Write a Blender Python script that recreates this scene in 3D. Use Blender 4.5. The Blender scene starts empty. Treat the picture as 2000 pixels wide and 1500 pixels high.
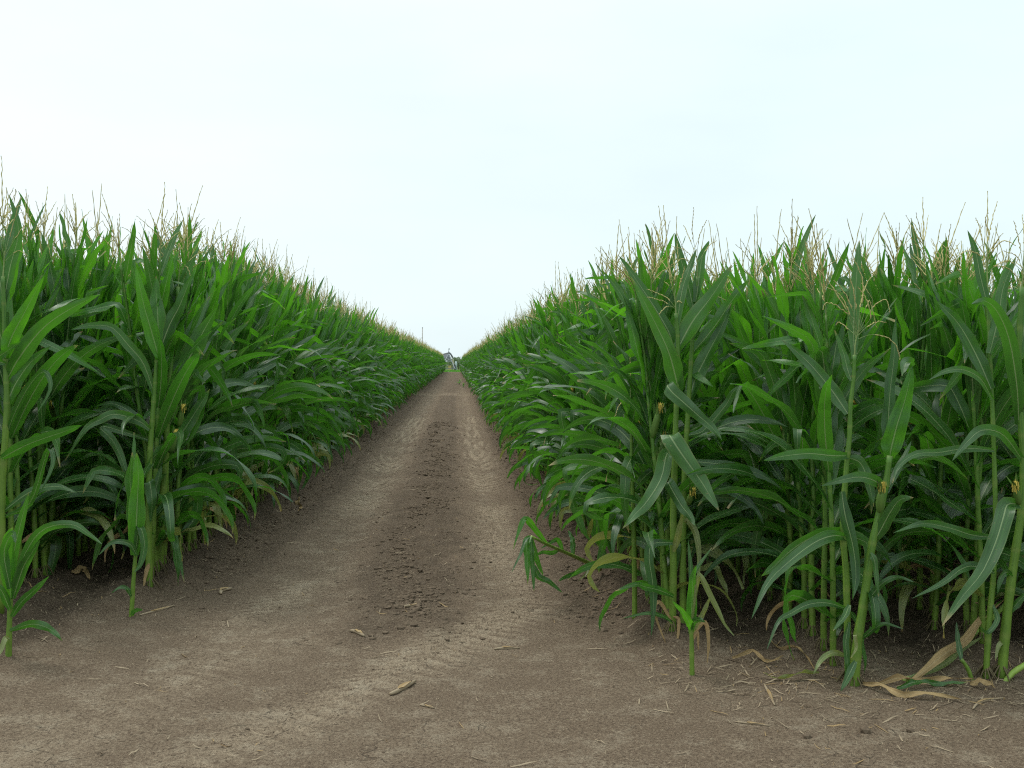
import bpy, bmesh, math, random
from mathutils import Vector, Matrix, noise, Euler
R = math.radians
scene = bpy.context.scene
COL = scene.collection
# ------------------------------------------------------------------ camera, sky, sun, exposure
CAM_H = 1.55; FPX = 2000.0; VPX, VPY = 890.0, 706.0      # photograph pixels (2000 x 1500)
cam_d = bpy.data.cameras.new('camera'); cam = bpy.data.objects.new('camera', cam_d); COL.objects.link(cam)
cam_d.sensor_width = 36; cam_d.lens = 36; cam_d.clip_start = 0.05; cam_d.clip_end = 9000
cam.location = (0, 0, CAM_H)
cam.rotation_euler = (R(90) - math.atan((750 - VPY) / FPX), 0, -math.atan((1000 - VPX) / FPX))
scene.camera = cam
SUN_EL, SUN_AZ = 60, -55                                  # azimuth from +Y, clockwise
world = bpy.data.worlds.new('World'); scene.world = world; world.use_nodes = True
wn = world.node_tree; wn.nodes.clear()
def N(t, typ, **kw):
    n = t.nodes.new(typ)
    for k, v in kw.items(): setattr(n, k, v)
    return n
sky = N(wn, 'ShaderNodeTexSky', sky_type='NISHITA', sun_disc=False)
sky.sun_elevation = R(SUN_EL); sky.sun_rotation = R(SUN_AZ); sky.air_density = 1.0; sky.dust_density = 2.0
tc = N(wn, 'ShaderNodeTexCoord')
mp = N(wn, 'ShaderNodeMapping'); mp.inputs['Scale'].default_value = (1.0, 1.0, 3.2)
mp.inputs['Location'].default_value = (0.35, 0.2, 0.1)
cn = N(wn, 'ShaderNodeTexNoise'); cn.inputs['Scale'].default_value = 2.3; cn.inputs['Detail'].default_value = 5; cn.inputs['Roughness'].default_value = 0.5
wn.links.new(tc.outputs['Generated'], mp.inputs[0]); wn.links.new(mp.outputs[0], cn.inputs['Vector'])
cr = N(wn, 'ShaderNodeMapRange'); cr.inputs['From Min'].default_value = 0.30; cr.inputs['From Max'].default_value = 0.68
cr.inputs['To Min'].default_value = 0.82; cr.inputs['To Max'].default_value = 0.97
wn.links.new(cn.outputs['Fac'], cr.inputs['Value'])
# cloud is brighter towards the veiled sun
dot = N(wn, 'ShaderNodeVectorMath', operation='DOT_PRODUCT')
dot.inputs[1].default_value = (math.sin(R(-40)) * math.cos(R(40)), math.cos(R(-40)) * math.cos(R(40)), math.sin(R(40)))
wn.links.new(tc.outputs['Generated'], dot.inputs[0])
cb = N(wn, 'ShaderNodeMapRange'); cb.inputs['From Min'].default_value = 0.55; cb.inputs['From Max'].default_value = 0.98
cb.inputs['To Min'].default_value = 0.0; cb.inputs['To Max'].default_value = 1.0
wn.links.new(dot.outputs['Value'], cb.inputs['Value'])
cc = N(wn, 'ShaderNodeMix', data_type='RGBA')
cc.inputs[6].default_value = (8.35, 9.8, 10.1, 1); cc.inputs[7].default_value = (9.8, 10.5, 10.6, 1)
wn.links.new(cb.outputs[0], cc.inputs[0])
mx = N(wn, 'ShaderNodeMix', data_type='RGBA')
wn.links.new(cr.outputs[0], mx.inputs[0]); wn.links.new(sky.outputs[0], mx.inputs[6]); wn.links.new(cc.outputs[2], mx.inputs[7])
# an overcast sky is about three times brighter overhead than at the horizon
sz = N(wn, 'ShaderNodeSeparateXYZ'); wn.links.new(tc.outputs['Generated'], sz.inputs[0])
zr = N(wn, 'ShaderNodeMapRange', interpolation_type='SMOOTHSTEP'); zr.inputs['From Min'].default_value = 0.28; zr.inputs['From Max'].default_value = 0.95
zr.inputs['To Min'].default_value = 1.0; zr.inputs['To Max'].default_value = 2.0
wn.links.new(sz.outputs['Z'], zr.inputs['Value'])
zm = N(wn, 'ShaderNodeVectorMath', operation='SCALE'); wn.links.new(mx.outputs[2], zm.inputs[0]); wn.links.new(zr.outputs[0], zm.inputs['Scale'])
bg = N(wn, 'ShaderNodeBackground'); bg.inputs['Strength'].default_value = 0.1
wo = N(wn, 'ShaderNodeOutputWorld')
wn.links.new(zm.outputs[0], bg.inputs['Color']); wn.links.new(bg.outputs[0], wo.inputs['Surface'])
sd = bpy.data.lights.new('sun', 'SUN'); sd.energy = 1.5; sd.angle = R(16); sd.color = (1.0, 0.97, 0.92)
so = bpy.data.objects.new('sun', sd); COL.objects.link(so)
so.rotation_euler = Vector((-math.sin(R(SUN_AZ)) * math.cos(R(SUN_EL)), -math.cos(R(SUN_AZ)) * math.cos(R(SUN_EL)), -math.sin(R(SUN_EL)))).to_track_quat('-Z', 'Y').to_euler()
so.location = (-20, 20, 40)
scene.view_settings.view_transform = 'Standard'; scene.view_settings.look = 'None'
scene.view_settings.exposure = 0.12; scene.view_settings.gamma = 1
scene.cycles.use_denoising = False; scene.cycles.filter_width = 1.15; scene.cycles.sample_clamp_indirect = 4
scene.cycles.max_bounces = 6; scene.cycles.transmission_bounces = 4; scene.cycles.diffuse_bounces = 4
# ------------------------------------------------------------------ helpers
CAMR = cam.rotation_euler.to_matrix()
def ray(px, py):
    return CAMR @ Vector(((px - 1000) / FPX, (750 - py) / FPX, -1))
def P(px, py, y):                                         # point seen at (px,py) at distance y down the track
    d = ray(px, py); return Vector((0, 0, CAM_H)) + d * (y / d.y)
def smooth(a, b, x):
    t = max(0.0, min(1.0, (x - a) / (b - a))); return t * t * (3 - 2 * t)
def fbm(x, y, z=0.0, oct=4):
    return noise.fractal(Vector((x, y, z)), 1.0, 2.0, oct)
def rut_left(y): return -1.02 - 0.26 * max(0.0, 6.4 - y) ** 1.2
def rut_right(y): return 0.36 - 0.46 * max(0.0, 6.4 - y) ** 1.25
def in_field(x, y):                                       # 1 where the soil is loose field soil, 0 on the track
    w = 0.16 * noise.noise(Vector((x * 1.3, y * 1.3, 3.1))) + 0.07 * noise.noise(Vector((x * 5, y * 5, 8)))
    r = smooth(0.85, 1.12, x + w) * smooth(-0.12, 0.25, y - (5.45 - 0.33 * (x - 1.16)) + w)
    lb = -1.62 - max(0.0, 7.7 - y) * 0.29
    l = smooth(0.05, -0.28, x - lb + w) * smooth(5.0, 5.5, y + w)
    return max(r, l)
def gauss(x, m, s): return math.exp(-((x - m) / s) ** 2)
LUG = [0.0]
def terrain(x, y):
    LUG[0] = 0.0
    if y > 400 or y < -50 or abs(x) > 40: return 0.0
    f = in_field(x, y)
    far = smooth(5.3, 7.5, y)
    near = 1.0 if y < 30 else 0.0
    wob = 0.05 * noise.noise(Vector((0, y * 0.35, 1)))
    cl, c_r = rut_left(y) + wob, rut_right(y) + wob; tl = gauss(x, cl, 0.24); tr = gauss(x, c_r, 0.22)
    h = -0.035 * (tl + tr) * (0.25 + 0.75 * far)
    cen = gauss(x, -0.32, 0.36) * smooth(4.9, 6.5, y)
    h += 0.03 * cen
    h += f * 0.07
    if f > 0.3:
        k = (x - 1.2) / 0.76 if x > 0 else (x + 2.06) / 0.76
        h += 0.04 * f * math.cos(2 * math.pi * k)
    if near:
        edge = max(cen, f, gauss(x, 0.95, 0.22) * smooth(5.5, 6.5, y), gauss(x, -1.7, 0.25) * smooth(6.5, 8, y))
        h += edge * (0.022 * fbm(x * 6, y * 6, 2.0) + 0.016 * fbm(x * 17, y * 17, 4, 3))
        h += 0.010 * fbm(x * 1.1, y * 1.1, 7) + 0.0025 * fbm(x * 23, y * 23, 9, 3)
        # tyre lugs pressed into the wheel tracks
        for t, c, sg in ((tl, cl, 1), (tr, c_r, -1)):
            if t > 0.1:
                dx = abs(x - c)
                ph = (y + dx * 0.6 + 0.05 * noise.noise(Vector((x * 4, y * 4, 2)))) / 0.085
                m = smooth(-0.2, 0.3, noise.noise(Vector((x * 1.5 + sg * 7, y * 0.8, 5))) + 0.12) * (0.55 + 0.45 * smooth(4.6, 6.0, y))
                l_ = smooth(-0.2, 0.4, math.sin(2 * math.pi * ph) + 0.5 * noise.noise(Vector((x * 9, y * 9, 1)))); h += 0.018 * t * m * l_; LUG[0] = max(LUG[0], min(1.0, t * 1.4) * m * l_)
    return h
def G(px, py):                                            # ground point seen at (px,py)
    d = ray(px, py); t = -CAM_H / d.z; p = None
    for _ in range(6):
        p = Vector((0, 0, CAM_H)) + d * t
        t = -(CAM_H - terrain(p.x, p.y)) / d.z
    return Vector((0, 0, CAM_H)) + d * t

class MB:
    """collects faces with uv and a material slot, then links ONE mesh object"""
    def __init__(s): s.v = []; s.f = []; s.uv = []; s.m = []
    def grid(s, rows, uvs, mat=0, close=False):
        b = len(s.v); n = len(rows[0])
        for r in rows: s.v.extend(r)
        for i in range(len(rows) - 1):
            for j in range(n if close else n - 1):
                j2 = (j + 1) % n
                q = (b + i * n + j, b + i * n + j2, b + (i + 1) * n + j2, b + (i + 1) * n + j)
                s.f.append(q); s.m.append(mat)
                u2 = (j + 1) / n if close else None
                a = uvs[i][j]; bb = uvs[i][j2] if not (close and j2 == 0) else (1.0, uvs[i][j][1])
                c = uvs[i + 1][j2] if not (close and j2 == 0) else (1.0, uvs[i + 1][j][1]); d = uvs[i + 1][j]
                s.uv.extend((a, bb, c, d))
    def tube(s, pts, rad, sides=6, mat=0, cap=True, vv=None):
        rows = []; uvs = []
        n = len(pts); up = None
        for i, p in enumerate(pts):
            t = (pts[min(i + 1, n - 1)] - pts[max(i - 1, 0)])
            if t.length < 1e-9: t = Vector((0, 0, 1))
            t.normalize()
            if up is None:
                up = t.orthogonal().normalized()
            else:
                up = up - t * up.dot(t)
                up = up.normalized() if up.length > 1e-6 else t.orthogonal().normalized()
            w = t.cross(up)
            r = rad[i] if isinstance(rad, (list, tuple)) else rad
            rows.append([p + (up * math.cos(a) + w * math.sin(a)) * r for a in [2 * math.pi * k / sides for k in range(sides)]])
            v = vv[i] if vv else i / (n - 1)
            uvs.append([(k / sides, v) for k in range(sides)])
        s.grid(rows, uvs, mat, close=True)
        if cap:
            for r0, uvr in ((0, uvs[0]), (len(rows) - 1, uvs[-1])):
                b = len(s.v) - len(rows) * sides + r0 * sides
                f = list(range(b, b + sides))
                if r0 == 0: f.reverse()
                s.f.append(tuple(f)); s.m.append(mat); s.uv.extend([(0.5, uvr[0][1])] * sides)
    def poly(s, vs, faces, mat=0):
        b = len(s.v); s.v.extend(vs)
        for f in faces:
            s.f.append(tuple(b + i for i in f)); s.m.append(mat); s.uv.extend([(0.5, 0.5)] * len(f))
    def box(s, c, sx, sy, sz, mat=0, rot=None):
        vs = [Vector((x * sx / 2, y * sy / 2, z * sz / 2)) for x in (-1, 1) for y in (-1, 1) for z in (-1, 1)]
        if rot: vs = [rot @ v for v in vs]
        s.poly([v + Vector(c) for v in vs], [(0, 1, 3, 2), (4, 6, 7, 5), (0, 4, 5, 1), (2, 3, 7, 6), (0, 2, 6, 4), (1, 5, 7, 3)], mat)
    def mesh(s, name, mats, smooth_=True):
        me = bpy.data.meshes.new(name)
        me.from_pydata([tuple(v) for v in s.v], [], s.f)
        for m in (mats if isinstance(mats, (list, tuple)) else [mats]): me.materials.append(m)
        uvl = me.uv_layers.new(name='UVMap')
        flat = [c for uv in s.uv for c in uv]
        uvl.data.foreach_set('uv', flat)
        me.polygons.foreach_set('material_index', s.m)
        me.polygons.foreach_set('use_smooth', [smooth_] * len(s.f))
        me.update(); return me
    def build(s, name, mats, parent=None, smooth_=True):
        return link(name, s.mesh(name, mats, smooth_), parent)
def link(name, me, parent=None):
    o = bpy.data.objects.new(name, me); COL.objects.link(o)
    if parent: o.parent = parent
    return o
def tag(o, label=None, cat=None, group=None, kind=None):
    if label: o['label'] = label
    if cat: o['category'] = cat
    if group: o['group'] = group
    if kind: o['kind'] = kind
    return o
def empty(name, loc, label, cat, group=None):
    o = bpy.data.objects.new(name, None); COL.objects.link(o); o.location = loc; o.empty_display_size = 0.1
    return tag(o, label, cat, group)
# ------------------------------------------------------------------ materials
def newmat(name):
    m = bpy.data.materials.new(name); m.use_nodes = True
    t = m.node_tree; t.nodes.clear()
    return m, t, t.links.new
def math_(t, op, a, b=None, clamp=False):
    n = N(t, 'ShaderNodeMath', operation=op, use_clamp=clamp)
    for i, x in enumerate((a, b)):
        if x is None: continue
        if isinstance(x, (int, float)): n.inputs[i].default_value = x
        else: t.links.new(x, n.inputs[i])
    return n.outputs[0]
def mixc(t, fac, a, b, blend='MIX'):
    n = N(t, 'ShaderNodeMix', data_type='RGBA', blend_type=blend)
    for i, x in ((0, fac), (6, a), (7, b)):
        if isinstance(x, (int, float)): n.inputs[i].default_value = x
        elif isinstance(x, tuple): n.inputs[i].default_value = x + (1,)
        else: t.links.new(x, n.inputs[i])
    return n.outputs[2]
def rng(t, v, a, b, c=0.0, d=1.0):
    n = N(t, 'ShaderNodeMapRange'); t.links.new(v, n.inputs[0])
    for i, x in enumerate((a, b, c, d)): n.inputs[i + 1].default_value = x
    return n.outputs[0]
def nz(t, vec, scale, detail=3, rough=0.55):
    n = N(t, 'ShaderNodeTexNoise'); n.inputs['Scale'].default_value = scale; n.inputs['Detail'].default_value = detail
    n.inputs['Roughness'].default_value = rough
    if vec is not None: t.links.new(vec, n.inputs['Vector'])
    return n.outputs['Fac']

def leaf_material(name, dark, light, trans, rib, tipc, dry=False, tf=0.34):
    m, t, L = newmat(name)
    tcn = N(t, 'ShaderNodeTexCoord'); uv = N(t, 'ShaderNodeSeparateXYZ'); L(tcn.outputs['UV'], uv.inputs[0])
    oi = N(t, 'ShaderNodeObjectInfo'); rnd = oi.outputs['Random']
    u, v = uv.outputs[0], uv.outputs[1]
    du = math_(t, 'MULTIPLY', math_(t, 'ABSOLUTE', math_(t, 'SUBTRACT', u, 0.5)), 2.0)
    wd = math_(t, 'SUBTRACT', 0.11, math_(t, 'MULTIPLY', v, 0.08))
    ribm = rng(t, math_(t, 'DIVIDE', du, wd), 0.55, 1.0, 1.0, 0.0)
    # parallel veins: stripes across the leaf
    cmb = N(t, 'ShaderNodeCombineXYZ'); L(math_(t, 'MULTIPLY', u, 26.0), cmb.inputs[0]); L(math_(t, 'MULTIPLY', v, 1.3), cmb.inputs[1]); L(math_(t, 'MULTIPLY', rnd, 40.0), cmb.inputs[2])
    vein = nz(t, cmb.outputs[0], 1.0, 3)
    big = nz(t, tcn.outputs['Object'], 5.0, 3)
    f = math_(t, 'ADD', math_(t, 'MULTIPLY', rnd, 0.7), math_(t, 'MULTIPLY', math_(t, 'SUBTRACT', big, 0.42), 1.3), True)
    col = mixc(t, f, dark, light)
    col = mixc(t, rng(t, vein, 0.35, 0.65, 0.0, 0.5), col, tuple(c * 1.6 for c in light))
    col = mixc(t, math_(t, 'MULTIPLY', ribm, 0.72), col, rib)
    # specks of rust and a yellowing margin
    spk = nz(t, tcn.outputs['Object'], 75.0, 2)
    col = mixc(t, math_(t, 'MULTIPLY', rng(t, spk, 0.70, 0.76), rng(t, rnd, 0.3, 0.8, 0.0, 0.7)), col, tipc)
    mg = math_(t, 'MULTIPLY', rng(t, math_(t, 'ADD', du, math_(t, 'MULTIPLY', big, 0.25)), 1.0, 1.12), rng(t, rnd, 0.2, 1.0, 0.1, 0.6))
    col = mixc(t, mg, col, (0.16, 0.17, 0.05))
    # dry tip and margin, on some leaves
    tipn = math_(t, 'ADD', v, math_(t, 'MULTIPLY', math_(t, 'SUBTRACT', big, 0.5), 0.12))
    tip = math_(t, 'MULTIPLY', rng(t, tipn, 0.93, 0.99), rng(t, rnd, 0.45, 0.6))
    col = mixc(t, tip, col, tipc)
    bp = N(t, 'ShaderNodeBump'); bp.inputs['Strength'].default_value = 0.35; bp.inputs['Distance'].default_value = 0.002
    L(math_(t, 'ADD', vein, math_(t, 'MULTIPLY', ribm, -0.8)), bp.inputs['Height'])
    pr = N(t, 'ShaderNodeBsdfPrincipled'); L(col, pr.inputs['Base Color']); L(bp.outputs[0], pr.inputs['Normal'])
    L(rng(t, big, 0.3, 0.7, 0.30 if not dry else 0.6, 0.48 if not dry else 0.8), pr.inputs['Roughness'])
    pr.inputs['Specular IOR Level'].default_value = 0.52 if not dry else 0.2
    tr = N(t, 'ShaderNodeBsdfTranslucent')
    L(mixc(t, math_(t, 'MULTIPLY', ribm, 0.6), trans, tuple(c * 0.6 for c in rib)), tr.inputs['Color'])
    ms = N(t, 'ShaderNodeMixShader'); ms.inputs[0].default_value = tf
    L(pr.outputs[0], ms.inputs[1]); L(tr.outputs[0], ms.inputs[2])
    o = N(t, 'ShaderNodeOutputMaterial'); L(ms.outputs[0], o.inputs['Surface'])
    return m
M_LEAF = leaf_material('corn_leaf_green', (0.005, 0.026, 0.007), (0.044, 0.116, 0.020), (0.10, 0.36, 0.018), (0.30, 0.38, 0.17), (0.34, 0.24, 0.10))
M_YOUNG = leaf_material('corn_leaf_young_green', (0.013, 0.064, 0.007), (0.050, 0.155, 0.014), (0.15, 0.52, 0.018), (0.26, 0.38, 0.14), (0.34, 0.26, 0.10), tf=0.38)
M_PALE = leaf_material('corn_leaf_yellowing', (0.10, 0.15, 0.04), (0.20, 0.22, 0.07), (0.3, 0.34, 0.06), (0.38, 0.36, 0.18), (0.40, 0.26, 0.10))
M_DRY = leaf_material('corn_leaf_dry', (0.20, 0.125, 0.055), (0.36, 0.25, 0.12), (0.32, 0.2, 0.08), (0.42, 0.32, 0.18), (0.30, 0.19, 0.08), dry=True, tf=0.25)

def tube_material(name, low, high, ringc, rough=0.5, ringf=0.3):
    m, t, L = newmat(name)
    tcn = N(t, 'ShaderNodeTexCoord'); uv = N(t, 'ShaderNodeSeparateXYZ'); L(tcn.outputs['UV'], uv.inputs[0])
    oi = N(t, 'ShaderNodeObjectInfo')
    v = uv.outputs[1]                                      # integer part counts the nodes of the stalk
    fr = math_(t, 'FRACT', v)
    ring = rng(t, math_(t, 'ABSOLUTE', math_(t, 'SUBTRACT', fr, 0.5)), 0.40, 0.485, 0.0, 1.0)
    n = nz(t, tcn.outputs['Object'], 14.0, 4)
    cmb = N(t, 'ShaderNodeCombineXYZ'); L(math_(t, 'MULTIPLY', uv.outputs[0], 30.0), cmb.inputs[0]); L(math_(t, 'MULTIPLY', v, 0.6), cmb.inputs[1])
    st = nz(t, cmb.outputs[0], 1.0, 2)
    col = mixc(t, rng(t, v, 0.0, 7.0), low, high)
    col = mixc(t, rng(t, n, 0.35, 0.7, 0, 0.5), col, tuple(c * 0.55 for c in high))
    col = mixc(t, rng(t, st, 0.4, 0.7, 0, 0.3), col, tuple(min(1, c * 1.6) for c in low))
    col = mixc(t, math_(t, 'MULTIPLY', ring, ringf), col, ringc)
    pr = N(t, 'ShaderNodeBsdfPrincipled'); L(col, pr.inputs['Base Color']); pr.inputs['Roughness'].default_value = rough
    pr.inputs['Specular IOR Level'].default_value = 0.35
    bp = N(t, 'ShaderNodeBump'); bp.inputs['Strength'].default_value = 0.3; bp.inputs['Distance'].default_value = 0.002
    L(st, bp.inputs['Height']); L(bp.outputs[0], pr.inputs['Normal'])
    o = N(t, 'ShaderNodeOutputMaterial'); L(pr.outputs[0], o.inputs['Surface'])
    return m
M_STALK = tube_material('corn_stalk', (0.135, 0.215, 0.026), (0.055, 0.15, 0.02), (0.20, 0.23, 0.06))
M_STALKP = tube_material('corn_stalk_pale', (0.24, 0.34, 0.06), (0.18, 0.32, 0.045), (0.3, 0.33, 0.1))
M_ROOT = tube_material('brace_root', (0.10, 0.08, 0.035), (0.13, 0.085, 0.05), (0.2, 0.12, 0.06), 0.7)
M_STRAW = tube_material('dry_straw', (0.27, 0.205, 0.13), (0.21, 0.155, 0.095), (0.2, 0.13, 0.07), 0.8)
def plain(name, col, rough=0.6, metal=0.0, var=0.25, scale=20.0, spec=0.3):
    m, t, L = newmat(name)
    tcn = N(t, 'ShaderNodeTexCoord'); oi = N(t, 'ShaderNodeObjectInfo')
    n = nz(t, tcn.outputs['Object'], scale, 4)
    c = mixc(t, rng(t, n, 0.3, 0.7), tuple(x * (1 - var) for x in col), tuple(min(1, x * (1 + var)) for x in col))
    c = mixc(t, math_(t, 'MULTIPLY', oi.outputs['Random'], 0.4), c, tuple(x * 0.7 for x in col))
    pr = N(t, 'ShaderNodeBsdfPrincipled'); L(c, pr.inputs['Base Color']); pr.inputs['Roughness'].default_value = rough
    pr.inputs['Metallic'].default_value = metal; pr.inputs['Specular IOR Level'].default_value = spec
    bp = N(t, 'ShaderNodeBump'); bp.inputs['Strength'].default_value = 0.3; bp.inputs['Distance'].default_value = 0.003
    L(n, bp.inputs['Height']); L(bp.outputs[0], pr.inputs['Normal'])
    o = N(t, 'ShaderNodeOutputMaterial'); L(pr.outputs[0], o.inputs['Surface'])
    return m
M_TASSEL = plain('corn_tassel', (0.48, 0.42, 0.17), 0.8, scale=60)
M_TSTEM = plain('tassel_stem', (0.20, 0.27, 0.09), 0.7)
M_HUSK = tube_material('ear_husk', (0.09, 0.17, 0.03), (0.12, 0.20, 0.04), (0.16, 0.24, 0.06), 0.55)
M_SILK = plain('ear_silk', (0.60, 0.47, 0.09), 0.8, var=0.5, scale=50)
M_CLOD = plain('soil_clod', (0.118, 0.086, 0.058), 0.95, var=0.35, scale=30, spec=0.1)

# ------------------------------------------------------------------ corn leaf, stalk, tassel, ear
def catmull(pts, n):
    out = []; k = len(pts) - 1
    for i in range(n):
        s = i / (n - 1) * k; j = min(int(s), k - 1); f = s - j
        p0 = pts[max(j - 1, 0)]; p1 = pts[j]; p2 = pts[j + 1]; p3 = pts[min(j + 2, k)]
        if j == 0: p0 = p1 * 2 - p2
        if j == k - 1: p3 = p2 * 2 - p1
        out.append(0.5 * ((2 * p1) + (p2 - p0) * f + (2 * p0 - 5 * p1 + 4 * p2 - p3) * f * f + (3 * p1 - p0 - 3 * p2 + p3) * f ** 3))
    return out
def wprof(s):
    return (0.5 + 0.5 * smooth(0, 0.30, s)) * max(0.0, 1 - s ** 2.6) ** 0.85
def leaf(mb, pts, sides, W, rnd, cross=4, fold=0.22, wave=0.10, mat=0):
    """a folded, rippled strip along pts; sides = unit vectors across the leaf"""
    n = len(pts); rows = []; uvs = []
    ph1, ph2 = rnd.uniform(0, 6.28), rnd.uniform(0, 6.28); q1, q2, rg = rnd.uniform(5, 9), rnd.uniform(17, 27), rnd.uniform(0.03, 0.10); fr = rnd.uniform(13, 24)
    for i, p in enumerate(pts):
        s = i / (n - 1)
        t = (pts[min(i + 1, n - 1)] - pts[max(i - 1, 0)]).normalized()
        sd_ = sides[i] - t * sides[i].dot(t); sd_.normalize()
        nn = t.cross(sd_)
        w = W * wprof(s) * 0.5 + 0.0008
        fo = fold * (1 - 0.6 * s) + 0.35 * (1 - smooth(0, 0.12, s))
        row = []; uvr = []
        for j in range(cross + 1):
            u = -1 + 2 * j / cross
            a = wave * (ph1 and math.sin(fr * s + (ph1 if u < 0 else ph2))) * abs(u) ** 2 * smooth(0.03, 0.25, s) * (1 - 0.5 * s)
            jag = 1 + rg * (math.sin(q1 * s + ph1 * (2 if u < 0 else 1)) + 0.6 * math.sin(q2 * s + ph2 * (1 if u < 0 else 3)))
            row.append(p + sd_ * (u * w * jag * (1 - 0.25 * fo)) + nn * (abs(u) * w * fo + a * W))
            uvr.append(((u + 1) / 2, s))
        rows.append(row); uvs.append(uvr)
    mb.grid(rows, uvs, mat)
def grow_leaf(rnd, base, az, elev, length, droop, kink=0.0, kpos=0.5, twist=0.0, n=16, wind=0.0):
    """midrib by integration: leaves the stalk at elev, bends down by droop (radians)"""
    pts = [base.copy()]; sides = []; ds = length / (n - 1); yaw = 0; p = base.copy()
    for i in range(n):
        s = i / (n - 1)
        e = elev - droop * s ** 1.5 - kink * smooth(kpos - 0.05, kpos + 0.05, s)
        a = az + wind * s
        d = Vector((math.cos(a) * math.cos(e), math.sin(a) * math.cos(e), math.sin(e)))
        sd_ = Vector((-math.sin(a), math.cos(a), 0))
        sd_ = Matrix.Rotation(twist * s, 3, d) @ sd_
        sides.append(sd_)
        if i < n - 1:
            p = p + d * ds; pts.append(p.copy())
    return pts, sides
def tassel(mb, base, d, rnd, big=1.0, seg=14, sides=3, branches=None, thick=1.0):
    d = d.normalized()
    def strand(p0, dirs, L, droop, r, w=0):
        pts = []; p = p0.copy(); dd = dirs.normalized(); rr = []
        for i in range(seg):
            s = i / (seg - 1)
            off = Vector((rnd.uniform(-1, 1), rnd.uniform(-1, 1), rnd.uniform(-1, 1))) * 0.003 * (1 if s > 0.2 else 0)
            pts.append(p + off)
            rr.append(thick * (r * (0.55 if s < 0.2 else (1.5 if i % 2 else 0.75)) * (1 - 0.6 * s)))
            dd = (dd + Vector((0, 0, -1)) * droop / seg).normalized()
            p = p + dd * (L / (seg - 1))
        mb.tube(pts, rr, sides, mat=0, cap=False)
    stem = [base, base + d * 0.06 * big, base + d * 0.14 * big]
    mb.tube(stem, [0.004 * thick, 0.0035 * thick, 0.003 * thick], max(sides, 4), mat=1, cap=False)
    L = rnd.uniform(0.20, 0.42) * big
    strand(stem[2], d + Vector((rnd.gauss(0, .2), rnd.gauss(0, .2), 0)), L, rnd.uniform(-0.1, 0.35), 0.0044)
    nb = branches if branches is not None else rnd.randint(5, 9)
    for i in range(nb):
        a = rnd.uniform(0, 6.28); tilt = rnd.uniform(0.15, 0.85)
        o = d.orthogonal().normalized(); o = Matrix.Rotation(a, 3, d) @ o
        strand(base + d * (0.05 + 0.09 * i / nb) * big, d * math.cos(tilt) + o * math.sin(tilt), rnd.uniform(0.14, 0.25) * big, rnd.uniform(0.0, 0.9), 0.0036)
def ear(mb, base, d, rnd, L=0.19, r=0.0215, silk=True):
    d = d.normalized(); pts = []; rr = []
    prof = [(0, 0.45), (0.08, 0.7), (0.2, 0.92), (0.4, 1.0), (0.6, 0.95), (0.78, 0.72), (0.9, 0.42), (1.0, 0.22)]
    for s, k in prof: pts.append(base + d * (L * s)); rr.append(r * k)
    mb.tube(pts, rr, 9, mat=0, vv=[p[0] * 0.8 + 0.1 for p in prof])
    o = d.orthogonal().normalized()
    for i in range(4):                                      # loose husk tips
        q = Matrix.Rotation(i * 1.6, 3, d) @ o
        b = base + d * L * 0.7 + q * r * 0.7
        lp = [b, b + d * 0.05 + q * 0.006, b + d * 0.09 + q * 0.022]
        leaf(mb, lp, [d.cross(q)] * 3, 0.02, rnd, 2, mat=0)
    tip = base + d * L
    mb.tube([tip - d * .02, tip, tip + d * .018, tip + d * .028], [r * .45, r * .55, r * .45, r * .12], 7, mat=1)
    if silk:
        for i in range(38):
            q = Matrix.Rotation(rnd.uniform(0, 6.28), 3, d) @ o
            b = base + d * L * 0.97
            e = b + d * rnd.uniform(0.015, 0.04) + q * rnd.uniform(0.004, 0.016)
            mb.tube([b, (b + e) / 2 + d * 0.01, e, e + Vector((0, 0, -rnd.uniform(0.015, 0.05))) + q * 0.004], 0.0010, 3, mat=1, cap=False)
def stalk_curve(rnd, H, lean=0.05):
    a = rnd.uniform(0, 6.28); l = rnd.uniform(0, lean) * H
    return [Vector((math.cos(a) * l * (i / 5) ** 1.4 + rnd.uniform(-.008, .008) * (i > 0), math.sin(a) * l * (i / 5) ** 1.4 + rnd.uniform(-.008, .008) * (i > 0), H * i / 5 - (0.03 if i == 0 else 0))) for i in range(6)]
def build_stalk(mb, curve, nodes, r0, r1, sides=8, per=4, mat=0):
    pts = []; rad = []; vv = []; dense = catmull(curve, nodes * per + 1)
    for i, p in enumerate(dense):
        s = i / (len(dense) - 1); k = i % per
        r = r0 + (r1 - r0) * s ** 0.9
        pts.append(p); rad.append(r * (1.10 if k == 0 and i > 0 else (1.04 if k == 1 else 1.0))); vv.append(i / per + 0.001)
    mb.tube(pts, rad, sides, mat=mat, vv=vv)
    return dense
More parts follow.
